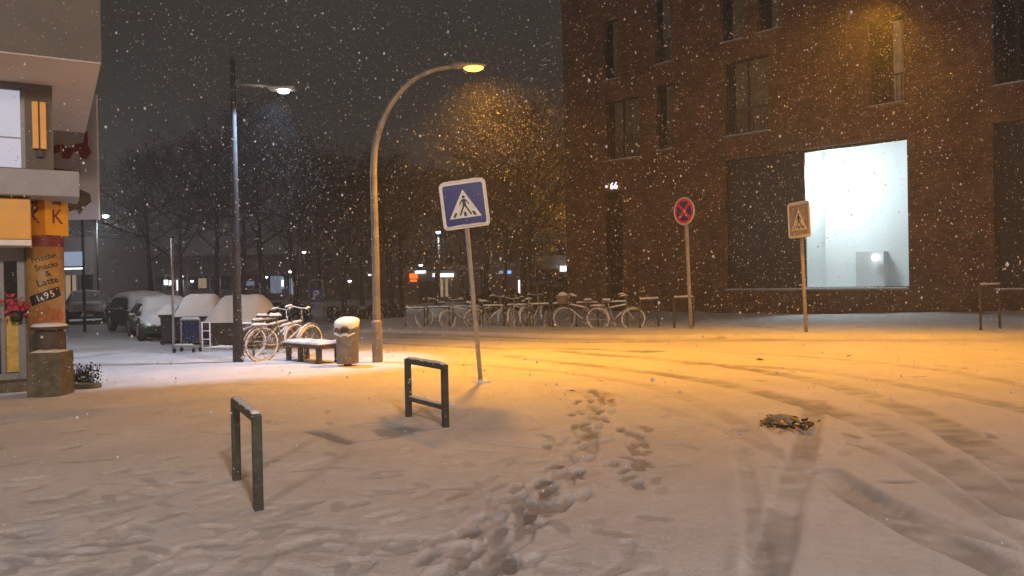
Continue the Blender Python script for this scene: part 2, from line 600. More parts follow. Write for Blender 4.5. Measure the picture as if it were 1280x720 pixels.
def build_ground():
    nr, na = 880, 620
    r = 1.25 * (75 / 1.25) ** (np.arange(nr) / (nr - 1))
    a = np.linspace(R(-52), R(52), na)
    rr, aa = np.meshgrid(r, a, indexing='ij')
    x = rr * np.sin(aa)
    y = rr * np.cos(aa)
    near = sstep(30, 12, rr)
    h = .05 * vnoise(x, y, 3.1, 1) + .022 * vnoise(x, y, .9, 2) * near + .012 * vnoise(x, y, .3, 3) * near
    pk = np.zeros_like(h)
    # undisturbed but lightly trodden snow everywhere near the camera
    rough = sstep(0.02, .25, vnoise(x, y, 1.4, 11)) * near
    h += .009 * rough * vnoise(x, y, .16, 12)
    # bank of snow along the brick wall
    dw = (x - WP.x) * WN.x + (y - WP.y) * WN.y
    al = (x - WP.x) * WD.x + (y - WP.y) * WD.y
    ramp_ = np.clip(.05 + .2 * (al / 6), .03, .3)
    h += ramp_ * sstep(3.6, .3, dw) + .07 * vnoise(x, y, .7, 21) * sstep(1.4, .2, dw)

    def line_dist(line):
        best = np.full(x.shape, 9e9)
        s_ = np.zeros_like(x)
        acc = 0
        for (x0, y0), (x1, y1) in zip(line[:-1], line[1:]):
            dx, dy = x1 - x0, y1 - y0
            L = math.hypot(dx, dy) + 1e-9
            t = np.clip(((x - x0) * dx + (y - y0) * dy) / L / L, 0, 1)
            d = np.hypot(x - x0 - t * dx, y - y0 - t * dy)
            m = d < best
            best = np.where(m, d, best)
            s_ = np.where(m, acc + t * L, s_)
            acc += L
        return best, s_

    for pts, w, dep, bare in TRACKS:
        d, s_ = line_dist(smooth_line(PX(pts), 8))
        d = d + .05 * vnoise(x, y, .5, 31)
        inside = sstep(w / 2 + .03, w / 2 - .03, d)
        edge = np.exp(-((d - w / 2 - .05) / .045) ** 2)
        tread = .002 * np.sin(s_ * 48 + 5 * vnoise(x, y, .6, 34)) * inside * near
        h += -dep * inside + dep * .7 * edge * (vnoise(x, y, .35, 32) + .5) + tread
        pk = np.maximum(pk, 1.55 * bare * inside * np.clip(.72 + .7 * vnoise(x, y, .7, 33) + .9 * vnoise(x * .6, y * 1.0, .12, 35), .1, 1.2))
    for pts in LINES:
        d, s_ = line_dist(smooth_line(PX(pts), 6))
        d = d + .07 * vnoise(x, y, .6, 41)
        inside = sstep(.05, .015, d) * sstep(-.1, .15, vnoise(x, y, .35, 42))
        h -= .018 * inside
        pk = np.maximum(pk, .28 * inside)

    pk = np.maximum(pk, .52 * sstep(17.6, 18.6, y + .5 * vnoise(x, y, 1.5, 81)) * sstep(-5.2, -6.2, x) * sstep(40, 28, y) * np.clip(.75 + .8 * vnoise(x, y, 1.1, 82), 0, 1))
    # footprints
    rf = random.Random(5)
    pits = np.zeros_like(h)
    rims = np.zeros_like(h)

    def foot(cx, cy, ang, dep, L=.26, W=.10, bare=.1):
        nonlocal h, pk, pits, rims
        m = (np.abs(x - cx) < .4) & (np.abs(y - cy) < .4)
        if not m.any():
            return
        u = (x[m] - cx) * math.cos(ang) + (y[m] - cy) * math.sin(ang)
        v = -(x[m] - cx) * math.sin(ang) + (y[m] - cy) * math.cos(ang)
        w = W * (1 - .18 * np.cos(u / L * 6.28 + .6))
        q = np.sqrt((u / (L / 2)) ** 2 + (v / (w / 2)) ** 2)
        q = q + .25 * vnoise(x[m], y[m], .09, 51)
        pit = sstep(1.08, .86, q)
        rim = np.exp(-((q - 1.35) / .22) ** 2) * np.clip(vnoise(x[m], y[m], .12, 52) + .4, 0, 1)
        pits[m] = np.maximum(pits[m], dep * pit * (1 + .5 * vnoise(x[m], y[m], .05, 53)))
        rims[m] = np.maximum(rims[m], dep * .30 * rim)
        pk[m] = np.maximum(pk[m], bare * pit)

    trail = smooth_line(PX([(585, 735), (640, 660), (690, 605), (728, 555), (745, 520), (750, 500), (735, 488)]), 20)
    for i in range(170):
        t = rf.random() ** 1.15
        k = int(t * (len(trail) - 2))
        c = trail[k] + (trail[k + 1] - trail[k]) * rf.random()
        tv = trail[k + 1] - trail[k]
        ang = math.atan2(tv[1], tv[0]) + rf.gauss(0, .22)
        sp = .17 * (1 - .45 * t)
        off = rf.gauss(0, sp)
        nx, ny = -tv[1], tv[0]
        L = math.hypot(nx, ny) + 1e-9
        foot(c[0] + nx / L * off, c[1] + ny / L * off, ang, rf.uniform(.018, .034), bare=rf.choice([.2, .32, .45, .6, .8]))
    crumb = np.exp(-(line_dist(trail[::4])[0] / .33) ** 2)
    h += .022 * crumb * np.clip(vnoise(x, y, .07, 55) + .1, 0, 1) * near
    tr2 = smooth_line(PX([(785, 610), (792, 575), (800, 548), (806, 530)]), 8)
    for i in range(16):
        k = rf.randrange(len(tr2) - 1)
        foot(tr2[k][0] + rf.gauss(0, .06), tr2[k][1], 1.45 + rf.gauss(0, .3), rf.uniform(.014, .024), bare=.6)
    for i in range(230):            # older, half filled prints scattered over the square
        px, py = rf.uniform(-60, 830), 500 + 235 * rf.random() ** .8
        g = G(px, py)
        foot(g.x, g.y, rf.choice([.3, 1.2, 2.2, 1.6]) + rf.gauss(0, .4), rf.uniform(.004, .013), bare=rf.choice([.05, .12, .2, .32]))
    for i in range(60):
        px, py = rf.uniform(-40, 520), rf.uniform(585, 730)
        g = G(px, py)
        foot(g.x, g.y, .2 + rf.gauss(0, .5), rf.uniform(.006, .016), bare=rf.choice([.1, .2, .35]))
    for i in range(60):
        px, py = rf.uniform(640, 1280), rf.uniform(424, 600)
        g = G(px, py)
        foot(g.x, g.y, rf.uniform(0, 3), rf.uniform(.006, .02), bare=rf.choice([.2, .3, .55]))
    h += rims * (1 - np.clip(pits / .012, 0, 1)) - pits
    # melted outline over an inspection cover, greyer, slightly sunken patch beside it
    quad = PX([(388, 541), (437, 556), (520, 546), (476, 533)])
    for i in range(4):
        d, s_ = line_dist(np.array([quad[i], quad[(i + 1) % 4]]))
        w = .10 if i == 0 else .045
        inside = sstep(w, w * .4, d + .03 * vnoise(x, y, .2, 61))
        h -= .012 * inside
        pk = np.maximum(pk, (.50 if i == 0 else .30) * inside)
    sc = G(500, 541)
    d = np.hypot((x - sc.x) / .42, (y - sc.y) / .32) + 1.2 * vnoise(x, y, .28, 62)
    ins = sstep(.85, .55, d)
    h -= .012 * ins
    pk = np.maximum(pk, .52 * ins)
    ky = np.interp(x, [-12, -4, 1.25, 4.1, 11.3, 16], [26, 24, 20, 18.8, 17, 16.2])
    kb = sstep(-8, -5, x)
    h += .085 * sstep(.0, .22, y - ky + .15 * vnoise(x, y, 1.2, 73)) * kb
    # bare slush where the carriageway meets the far path
    band = np.abs(y - ky + .45 + .5 * vnoise(x, y, 2.3, 71))
    pk = np.maximum(pk, .55 * sstep(.5, .12, band) * sstep(-6, -3, x) * sstep(12, 5, x) * (.5 + vnoise(x, y, .9, 72)))
    h -= .03 * sstep(66, 75, rr)

    verts = np.stack([x, y, h], -1).reshape(-1, 3)
    idx = np.arange(nr * na).reshape(nr, na)
    q = np.stack([idx[:-1, :-1], idx[1:, :-1], idx[1:, 1:], idx[:-1, 1:]], -1).reshape(-1, 4)[:, ::-1]
    me = bpy.data.meshes.new('ground')
    me.vertices.add(len(verts))
    me.vertices.foreach_set('co', verts.ravel().astype(np.float32))
    me.loops.add(q.size)
    me.loops.foreach_set('vertex_index', q.ravel().astype(np.int32))
    me.polygons.add(len(q))
    me.polygons.foreach_set('loop_start', (np.arange(len(q)) * 4).astype(np.int32))
    me.polygons.foreach_set('use_smooth', np.ones(len(q), bool))
    at = me.attributes.new('packed', 'FLOAT', 'POINT')
    at.data.foreach_set('value', pk.ravel().astype(np.float32))
    me.update(calc_edges=True)
    me.materials.append(M['ground'])
    o = bpy.data.objects.new('ground', me)
    col.objects.link(o)
    tag(o, kind='structure')


build_ground()
b = MB()
b.add([(-400, -60, -.09), (400, -60, -.09), (400, 700, -.09), (-400, 700, -.09)], [(0, 1, 2, 3)])
tag(b.build('terrain', M['snow']), kind='structure')


# ------------------------------------------------------------------ brick building
def on_wall(px, py):
    d = ray(px, py)
    t = (WP - EYE).dot(WN) / d.dot(WN)
    p = EYE + d * t
    return (p - WP).dot(WD), p.z


def wall_rect(x0, y0, x1, y1):
    xm, ym = (x0 + x1) / 2, (y0 + y1) / 2
    u0, u1 = on_wall(x0, ym)[0], on_wall(x1, ym)[0]
    return u0, on_wall(xm, y1)[1], u1, on_wall(xm, y0)[1]


def holed_wall(u0, u1, z0, z1, holes, depth):
    """wall in the x,z plane, outside towards -y, with real openings and reveals"""
    us = sorted({u0, u1, *[h[0] for h in holes], *[h[2] for h in holes]})
    zs = sorted({z0, z1, *[h[1] for h in holes], *[h[3] for h in holes]})
    vid, vs, fs = {}, [], []

    def V(u, y, z):
        k = (round(u, 4), round(y, 4), round(z, 4))
        if k not in vid:
            vid[k] = len(vs)
            vs.append((u, y, z))
        return vid[k]
    for i in range(len(us) - 1):
        for j in range(len(zs) - 1):
            um, zm = (us[i] + us[i + 1]) / 2, (zs[j] + zs[j + 1]) / 2
            if any(h[0] < um < h[2] and h[1] < zm < h[3] for h in holes):
                continue
            fs.append((V(us[i], 0, zs[j]), V(us[i + 1], 0, zs[j]), V(us[i + 1], 0, zs[j + 1]), V(us[i], 0, zs[j + 1])))
    for a, c, e, g in holes:
        for (p, q) in (((a, c), (a, g)), ((a, g), (e, g)), ((e, g), (e, c)), ((e, c), (a, c))):
            fs.append((V(p[0], 0, p[1]), V(q[0], 0, q[1]), V(q[0], depth, q[1]), V(p[0], depth, p[1])))
    return MB().add(vs, fs)


WROT = math.atan2(WD.y, WD.x)
bb = thing('brick_building', 'dark red-brown brick building with tall dark windows and one brightly lit room', 'building', WP, WROT)
WIN = {
    'narrow1': (753, 24, 773, 100), 'narrow2': (818, -20, 839, 79), 'double1': (755, 123, 799, 199), 'narrow3': (820, 104, 842, 187),
    'double2': (905, 72, 962, 167), 'narrow4': (900, -40, 929, 51), 'narrow5': (946, -40, 976, 38), 'curtained': (1086, 22, 1131, 130),
    'right_up': (1240, -20, 1300, 103), 'right_low': (1242, 148, 1330, 361), 'entrance': (754, 240, 779, 392),
    'ground_dark': (906, 197, 1000.5, 362), 'ground_lit': (1001.5, 178, 1135, 361),
}
rects = {k: wall_rect(*v) for k, v in WIN.items()}
# the dark and the lit ground-floor panes share one opening line
gd, gl_ = list(rects['ground_dark']), list(rects['ground_lit'])
gd[1] = gl_[1]
gd[3] = gl_[3]
gd[2] = gl_[0]
rects['ground_dark'], rects['ground_lit'] = tuple(gd), tuple(gl_)
e = list(rects['entrance']); e[1] = -.05; rects['entrance'] = tuple(e)
uL, _ = on_wall(705.5, 200)
holes = [r for k, r in rects.items() if k not in ('ground_dark', 'ground_lit')] + [(gd[0], gd[1], gl_[2], gl_[3])]
DEP = .30
TOPZ = 17
holed_wall(uL, uL + 24, -.4, TOPZ, holes, DEP).build('wall', M['brick'], bb)
b = MB()
b.add([(uL, 0, -.4), (uL, 0, TOPZ), (uL, 12, TOPZ), (uL, 12, -.4), (uL + 24, 0, -.4), (uL + 24, 0, TOPZ), (uL + 24, 12, TOPZ), (uL + 24, 12, -.4)],
      [(0, 1, 2, 3), (4, 7, 6, 5), (3, 2, 6, 7)])
b.build('side_wall', M['brick'], bb)
MB().box((uL + 12, 5.9, TOPZ + .15), (24.3, 12.3, .3)).build('roof', M['fascia'], bb)


def window(k, split=0, mat='win_glass', sill=True, rail=False, curtain=0.0, cmat='dim_curtain'):
    a, c, e_, g = rects[k]
    b = MB()
    t, y = .09, DEP - .03
    b.box(((a + e_) / 2, y, g - t / 2), (e_ - a, .08, t)).box(((a + e_) / 2, y, c + t / 2), (e_ - a, .08, t))
    b.box((a + t / 2, y, (c + g) / 2), (t, .08, g - c - 2 * t)).box((e_ - t / 2, y, (c + g) / 2), (t, .08, g - c - 2 * t))
    for i in range(split):
        u = a + (e_ - a) * (i + 1) / (split + 1)
        b.box((u, y, (c + g) / 2), (t * 1.1, .076, g - c - 2 * t))
    w = b.build('window', M['win_frame'], bb)
    MB().box(((a + e_) / 2, y + .055, (c + g) / 2), (e_ - a, .02, g - c)).build('pane', M[mat], w)
    if sill:
        sl_ = MB().box(((a + e_) / 2, .03, c - .022), (e_ - a + .06, .22, .04)).build('sill', M['fascia'], w)
        MB().strip([(a, .0, c - .003), (e_, .0, c - .003)], .15, .04, int(a * 10) % 97).build('snow_cap', M['snow'], sl_)
    if rail:
        r = MB()
        n = max(4, int((e_ - a) / .13))
        for i in range(n + 1):
            r.box((a + (e_ - a) * i / n, .10, c + .5), (.02, .02, .9))
        r.box(((a + e_) / 2, .10, c + .97), (e_ - a, .04, .04)).box(((a + e_) / 2, .10, c + .06), (e_ - a, .03, .03))
        r.build('railing', M['win_frame'], w)
    if curtain:
        q = MB()
        n = 16
        u0, u1 = a + (e_ - a) * curtain, e_ - t
        vs = []
        for i in range(n + 1):
            u = u0 + (u1 - u0) * i / n
            vs += [(u, y + .025 - .012 * (1 + math.sin(i * 1.9)), c + t), (u, y + .025 - .012 * (1 + math.sin(i * 1.9)), g - t)]
        q.add(vs, [(2 * i, 2 * i + 2, 2 * i + 3, 2 * i + 1) for i in range(n)], True).build('curtain', M[cmat], w)
    return w


for k, sp, rl, cu in (('narrow1', 0, 0, .45), ('narrow2', 0, 1, .3), ('double1', 1, 1, .22), ('narrow3', 0, 1, .42), ('double2', 1, 1, .2),
                      ('narrow4', 0, 0, .4), ('narrow5', 0, 0, .5), ('curtained', 0, 1, .62), ('right_up', 1, 1, 0)):
    window(k, sp, rail=rl, curtain=cu, cmat='curtain' if k == 'curtained' else 'dim_curtain')
window('right_low', 1, 'big_glass')
window('ground_dark', 0, 'big_glass', sill=False)
# entrance door
a, c, e_, g = rects['entrance']
d_ = MB().box(((a + e_) / 2, DEP - .05, (c + 2.35) / 2), (e_ - a, .06, 2.35 - c)).build('door', M['win_frame'], bb)
MB().box(((a + e_) / 2, DEP - .09, 1.3), ((e_ - a) * .55, .02, 1.7)).build('pane', M['win_glass'], d_)
MB().tube([(e_ - .15, DEP - .12, .8), (e_ - .15, DEP - .12, 1.5)], .018).build('handle', M['galv'], d_)
fl = MB().box(((a + e_) / 2, DEP - .02, (2.42 + g) / 2), (e_ - a, .04, g - 2.42)).build('fanlight', M['win_glass'], bb)
# lit house number over the door
u_, z_ = on_wall(765, 233)
t = moved(text_mb('• 66', .42), Matrix.Translation((u_, -.05, z_)))
t.build('number_sign', M['number'], bb)
# lit room
a, c, e_, g = rects['ground_lit']
window_f = MB()
y = DEP - .03
for bx in (((a + e_) / 2, y, g - .05, e_ - a, .1), ((a + e_) / 2, y, c + .035, e_ - a, .07)):
    window_f.box(bx[:3], (bx[3], .08, bx[4]))
window_f.box((a + .03, y, (c + g) / 2), (.06, .08, g - c - .17))
wf = window_f.build('window', M['win_frame'], bb)
MB().add([(a + .06, y, c + .07), (e_, y, c + .07), (e_, y, g - .1), (a + .06, y, g - .1)], [(0, 1, 2, 3)]).build('pane', M['glass'], wf)
sl = MB().box(((gd[0] + e_) / 2, .01, c - .027), (e_ - gd[0] + .08, .30, .05)).build('sill', M['fascia'], bb)
MB().strip([(gd[0], -.04, c - .002), (e_, -.04, c - .002)], .17, .055, 3).build('snow_cap', M['snow'], sl)
rb = MB()
ra, re_, rc, rg, ry = a - .5, e_ + 2.5, c - .02, g + 1.7, 3.6
y0 = DEP + .03
rb.add([(ra, y0, rc), (re_, y0, rc), (re_, ry, rc), (ra, ry, rc), (ra, y0, rg), (re_, y0, rg), (re_, ry, rg), (ra, ry, rg)],
       [(0, 1, 2, 3), (4, 7, 6, 5), (3, 2, 6, 7), (0, 3, 7, 4), (1, 5, 6, 2)])
# strips of inner wall left, right and above the opening
rb.add([(ra, y0, rc), (a, y0, rc), (a, y0, rg), (ra, y0, rg)], [(0, 1, 2, 3)])
rb.add([(e_, y0, rc), (re_, y0, rc), (re_, y0, rg), (e_, y0, rg)], [(0, 1, 2, 3)])
rb.add([(a, y0, g), (e_, y0, g), (e_, y0, rg), (a, y0, rg)], [(0, 1, 2, 3)])
room = rb.build('room', M['room'], bb)


def room_at(px, py, yy):
    """point in the room, yy behind the facade, seen at a pixel (local coordinates)"""
    d = ray(px, py)
    o = WP - WN * yy
    tt = (o - EYE).dot(WN) / d.dot(WN)
    p = EYE + d * tt
    return (p - WP).dot(WD), p.z


u0, z0 = room_at(1076, 360, ry)
u1, z1 = room_at(1110, 314, ry)
rp = MB().box(((u0 + u1) / 2, ry - .25, (rc + z1) / 2), (u1 - u0, .5, z1 - rc)).build('cupboard', M['room_grey'], bb, .01)
u2, z2 = room_at(1026, 260, ry - .2)
MB().box((u2 - .45, ry - .12, (rc + rg) / 2), (.9, .2, rg - rc - .01)).build('room_pillar', M['room'], bb)
u3, z3 = room_at(1036, 205, 1.9)
MB().lathe([(.05, -.09), (.42, -.09), (.5, -.02), (.5, .02), (.42, .06), (.05, .06)], 24, (u3, 1.9, z3)).build('room_lamp', M['room_lamp'], bb)
u4, z4 = room_at(1094, 322, ry - .66)
gm = thing('globe_lamp', 'small glowing white globe lamp on the grey cupboard in the lit room', 'lamp',
           WP + WD * u4 - WN * (ry - .66) + Vector((0, 0, z4)), WROT)
MB().lathe([(.02, -.13), (.09, -.095), (.13, 0), (.09, .095), (.02, .13)], 16).build('globe', M['globe'], gm)
MB().tube([(0, .12, 0), (0, .15, 0)], .05, 12).build('mount', M['white_sign'], gm)


# ------------------------------------------------------------------ corner shop on the left
S = Vector((-.516, .857, 0))                # along the side street, away
FR = Vector((.857, .516, 0))                # along the front, to the right
FO = Vector((.516, -.857, 0))               # out of the front
SROT = math.atan2(FR.y, FR.x)
SOF = 4.60
c0 = P(127, 78, 10.9)
SOF = c0.z
wc = P(65, 107, 12.0)
wc.z = 0
cb = thing('corner_shop', 'pale corner building with overhanging upper floor, lit upper window and yellow shop sign band', 'building', (wc.x, wc.y, 0), SROT)
inv = (Matrix.Translation((wc.x, wc.y, 0)) @ Matrix.Rotation(SROT, 4, 'Z')).inverted()


def L(px, py, Y):
    return inv @ P(px, py, Y)


def on_front(px, py, off):
    """point on the plane parallel to the shop front, off metres out of it (local x, z)"""
    d = ray(px, py)
    o = wc + FO * off
    tt = (o - EYE).dot(FO) / d.dot(FO)
    p = inv @ (EYE + d * tt)
    return p.x, p.z


cl = inv @ c0       # local corner of the overhang: x right, y negative = out
ox, oy = cl.x, cl.y
e_far = (inv @ P(107, 165, 15.6)).y
MB().box((ox - 7, (oy + e_far) / 2, SOF + 3.5), (14, e_far - oy, 7)).build('upper_floor', M['render'], cb)
MB().box((ox - 7, (oy + e_far) / 2, SOF - .012), (13.98, e_far - oy - .02, .02)).build('soffit', M['soffit'], cb)
# ground and first storey wall under the overhang
wxa, wza = on_front(-60, 212, 0)
wxb, wzb = on_front(30, 110, 0)
sx, sz = on_front(31, 210, 0)
fx0, fz0 = on_front(-60, 310, 0)
fx1, fz1 = on_front(34, 484, 0)
lit = (wxa, sz, wxb, SOF - .08)
door_r = (fx0, .12, fx1, on_front(20, 308, 0)[1])
wb = holed_wall(-9, 0, -.3, SOF - .024, [lit, door_r], .18)
wb.add([(0, 0, -.3), (0, 9, -.3), (0, 9, SOF - .024), (0, 0, SOF - .024)], [(0, 1, 2, 3)])
wb.build('wall', M['render'], cb)
w = MB().box(((lit[0] + lit[2]) / 2, .17, (lit[1] + lit[3]) / 2), (lit[2] - lit[0], .03, lit[3] - lit[1])).build('window', M['shop_light'], cb)
wfb = MB()
_, zr = on_front(15, 170, 0)
wfb.box(((lit[0] + lit[2]) / 2, .145, zr), (lit[2] - lit[0], .02, .02))
wfb.box((lit[2] - .03, .12, (lit[1] + lit[3]) / 2), (.06, .06, lit[3] - lit[1])).box(((lit[0] + lit[2]) / 2, .12, lit[3] - .02), (lit[2] - lit[0] - .06, .06, .04))
wfb.build('frame', M['fascia'], w)
# canopy band, sign band, white edge
xr, zt = on_front(99, 214, 1.0)
_, zb = on_front(60, 245, 1.0)
MB().box((xr - 4.5, -.5, (zt + zb) / 2), (9, 1.0, zt - zb)).build('canopy', M['fascia'], cb, .01)
MB().strip([(xr - 8, -.5, zt), (xr - .02, -.5, zt)], .85, .02, 8).build('canopy_snow', M['snow'], cb)
xs, z1s = on_front(38, 248, .8)
_, z2s = on_front(20, 299, .8)
MB().box((xs - 4, -.4, (z1s + z2s) / 2), (8, .8, z1s - z2s)).build('sign_band', M['yellow'], cb, .01)
_, z3s = on_front(20, 307, .8)
MB().box((xs - 4, -.4, (z2s + z3s) / 2 - .002), (8, .82, z2s - z3s - .008)).build('light_strip', M['white_sign'], cb, .005)
# shop window / door
a, c, e_, g = door_r
dm = MB()
dm.box((e_ - .05, .1, (c + g) / 2), (.1, .12, g - c)).box(((a + e_) / 2 - .05, .1, g - .11), (e_ - a - .1, .1, .22)).box(((a + e_) / 2 - .05, .1, c + .05), (e_ - a - .1, .1, .1))
xm, _ = on_front(3, 400, 0)
dm.box((xm, .1, (c + g) / 2 - .05), (.06, .1, g - c - .3))
dd = dm.build('door', M['fascia'], cb, .006)
MB().add([(a, .11, c), (e_, .11, c), (e_, .11, g), (a, .11, g)], [(0, 1, 2, 3)]).build('pane', M['glass'], dd)
ps = on_front(4, 395, 0)
pe = on_front(29, 465, 0)
MB().box(((ps[0] + pe[0]) / 2, .095, (ps[1] + pe[1]) / 2), (pe[0] - ps[0], .006, ps[1] - pe[1])).build('window_poster', M['yellow2'], dd)
dk = on_front(17, 480, 0)
MB().box(((ps[0] + pe[0]) / 2, .09, (pe[1] + dk[1]) / 2 - .01), (pe[0] - ps[0], .02, pe[1] - dk[1] - .02)).build('kick_plate', M['dark_pole'], dd)
# shop interior shell with a dim back wall
ib = MB()
ib.add([(a - 1, .22, c), (e_, .22, c), (e_, 2.6, c), (a - 1, 2.6, c), (a - 1, .22, g), (e_, .22, g), (e_, 2.6, g), (a - 1, 2.6, g)],
       [(0, 1, 2, 3), (4, 7, 6, 5), (3, 2, 6, 7), (0, 3, 7, 4), (1, 5, 6, 2)])
ib.build('shop_interior', M['render'], cb)
MB().box(((a + e_) / 2 - .3, -.3, .03), (e_ - a + 1.4, .7, .18)).build('door_step', M['stone'], cb, .02)
# flowers hung in the shop window
fc = on_front(20, 383, .12)
fb = MB()
rf = random.Random(3)
for i in range(60):
    p = Vector((rf.gauss(0, .1), rf.gauss(0, .05), rf.gauss(0, .09)))
    q = Euler((rf.random() * 6, rf.random() * 6, 0)).to_matrix()
    fb.add([p + q @ Vector(v) for v in ((-.04, 0, 0), (0, -.03, .01), (.045, 0, 0), (0, .03, .012))], [(0, 1, 2, 3)])
fo = thing('flower_bunch', 'red and pink flower bunch against the shop window above the yellow poster', 'flowers', wc + FR * fc[0] + FO * .14 + Vector((0, 0, fc[1])), SROT)
fb.build('blossom', pbr('red_petal', (.45, .03, .06), .5, 12, .6, 0, 0, wear=(.5, .3, .35)), fo)
MB().lathe([(.02, -.24), (.07, -.22), (.09, -.08), (.02, -.06)], 10).build('pot', M['black'], fo)

# square pillar with its poster and yellow box sign
pc = G(60, 482)
pl = inv @ pc
zpt = Zat(60, 247, pc)
zpb = Zat(60, 405, pc)
zyb = Zat(60, 296, pc)
PR = .255
pil = MB().lathe([(PR - .02, -.3), (PR - .02, zyb + .01)], 32, (pl.x, pl.y, 0)).build('pillar', M['stone'], cb)
# wrap-around printed poster, tilted so that its edges face the corner
MB().lathe([(PR, zpb - .15), (PR, zyb - .004)], 32, (pl.x, pl.y, 0)).build('poster', M['poster'], pil)
fy = 0.0


def wrap(b):
    """bend flat print round the pillar; y is the height over its skin"""
    out = []
    for x, y, z in b.v:
        a = -math.pi / 2 + (x - pl.x) / PR
        r_ = PR + .003 - y
        out.append((pl.x + r_ * math.cos(a), pl.y + r_ * math.sin(a), z))
    b.v = out
    return b


def flat_grid(x0, x1, z0, z1, y, n=14):
    vs = [(x0 + (x1 - x0) * i / n, y, zz) for i in range(n + 1) for zz in (z0, z1)]
    return MB().add(vs, [(2 * i, 2 * i + 2, 2 * i + 3, 2 * i + 1) for i in range(n)])


def on_poster(b, dx, z, ang, name, m):
    wrap(moved(b, Matrix.Translation((pl.x + dx, fy, z)) @ Matrix.Rotation(-ang, 4, 'Y'))).build(name, m, pil)


hz = zyb - zpb
on_poster(flat_grid(-PR * 1.5, PR * 1.5, -.075, .075, -.002, 24), 0, zyb - .085, 0, 'poster_header', M['maroon'])
lt = MB()
for s_, z_, dx in (('Frische', .68, -.02), ('Snacks', .585, .02), ('&', .50, .03), ('Latte', .41, .03)):
    q = moved(text_mb(s_, .125 if s_ != 'Latte' else .15), Matrix.Translation((pl.x + dx, fy, zpb + hz * z_ + .1)) @ Matrix.Rotation(-.25, 4, 'Y'))
    lt.add(q.v, q.f)
wrap(lt).build('lettering', M['black_sign'], pil)
on_poster(flat_grid(-.23, .23, -.075, .075, -.002), -.01, zpb + hz * .32, .35, 'price_strip', M['black_sign'])
q = moved(text_mb('1,95', .135), Matrix.Translation((pl.x - .01, fy - .006, zpb + hz * .32)) @ Matrix.Rotation(-.35, 4, 'Y'))
wrap(q).build('price', M['white_sign'], pil)
br_ = MB()
for i in range(5):
    cx, cz = -.18 + .085 * i, .06 + .03 * math.sin(i * 1.3)
    pts = []
    for k in range(9):
        t_ = k / 8
        pts.append((pl.x + cx + .1 * math.sin(t_ * 2.6) - .03, fy - .001 * i, zpb + cz - .05 + .26 * t_))
    vs, fs = [], []
    for k, p_ in enumerate(pts):
        wdt = .042 * math.sin(math.pi * (k + .6) / 9.2) + .008
        vs += [(p_[0] - wdt, p_[1], p_[2]), (p_[0] + wdt, p_[1], p_[2] - .01)]
    br_.add(vs, [(2 * k, 2 * k + 1, 2 * k + 3, 2 * k + 2) for k in range(8)])
wrap(br_).build('bread_picture', M['bread'], pil)
# yellow box sign
bs = (zpt - zyb) / 2
box = MB().box((0, 0, 0), (.42, .42, zpt - zyb))
BM = Matrix.Translation((pl.x + .03, pl.y - .03, (zpt + zyb) / 2 + .01)) @ Matrix.Rotation(R(42), 4, 'Z')
bx = moved(box, BM).build('box_sign', M['yellow'], cb, .01)
for k, (ang, m_) in enumerate(((0, 'maroon'), (-90, 'purple'))):
    for s_, sz_, zz in (('K', .32, -.02), ('shop', .085, bs - .1)):
        q = moved(text_mb(s_, sz_), BM @ Matrix.Rotation(R(ang), 4, 'Z') @ Matrix.Translation((0, -.213, zz)))
        q.build('letter', M[m_] if s_ == 'K' else M['black_sign'], bx)
# narrow yellow wall sign under the soffit
ya = on_front(40, 127, .06)
yb = on_front(58, 187, .06)
ys = thing('wall_sign', 'narrow upright yellow sign with a dark groove on the wall under the soffit', 'sign', wc + FR * ((ya[0] + yb[0]) / 2) + Vector((0, 0, yb[1])), SROT)
hh = ya[1] - yb[1]
for sx_ in (-1, 1):
    MB().box((sx_ * .052, -.06, hh / 2), (.085, .09, hh)).build('panel', M['yellow'], ys, .008)
MB().box((0, -.04, hh / 2), (.03, .06, hh + .06)).build('spine', M['black'], ys)
MB().box((0, -.05, -.07), (.1, .09, .11)).build('bracket', M['black'], ys, .01)

# food poster board that hangs out over the side street
bd = P(62, 150, 16.2)
br2 = P(120, 150, 16.2)
bz0, bz1 = P(120, 274, 16.2).z, P(110, 118, 16.2).z
board = thing('poster_board', 'large pale poster board with red and brown food pictures hanging beside the corner shop', 'sign', ((bd.x + br2.x) / 2 - .25, 16.25, bz0))
W_ = br2.x - bd.x + .5
MB().box((0, 0, (bz1 - bz0) / 2), (W_, .06, bz1 - bz0)).build('panel', pbr('pale_poster_sheet', (.50, .47, .46), .06, 2, .6, 0, .03), board)


def board_shape(pix, name, m, off):
    pts = []
    for px, py in pix:
        p = P(px, py, 16.2)
        pts.append((p.x - board.location.x, p.z - bz0))
    MB().prism(pts[::-1], -.036 - off, -.03).build(name, m, board)


board_shape([(70, 181), (78, 180), (84, 185), (92, 184), (94, 180), (104, 178), (106, 164), (109, 164), (110, 182), (114, 190), (108, 199), (101, 198), (97, 190), (92, 190), (86, 199), (78, 198), (74, 190), (66, 193), (64, 184)],
            'red_picture', pbr('red_food_print', (.26, .03, .025), .5, 7, .5, 0, .03), .003)
board_shape([(78, 226), (90, 230), (98, 236), (112, 242), (114, 252), (106, 258), (99, 268), (95, 262), (86, 264), (82, 256), (90, 250), (80, 240)],
            'brown_picture', pbr('brown_food_print', (.10, .065, .03), .6, 9, .5, 0, .03, wear=(.4, .36, .3)), .003)
board_shape([(75, 168), (76.5, 168), (76.5, 199), (75, 199)], 'stroke', M['yellow'], .006)
board_shape([(66, 210), (100, 214), (100, 216), (66, 212)], 'line', M['maroon'], .004)
MB().box((-W_ / 2 - .5, .02, (bz1 - bz0) * .4), (1.1, .05, .05)).build('bracket', M['dark_pole'], board)

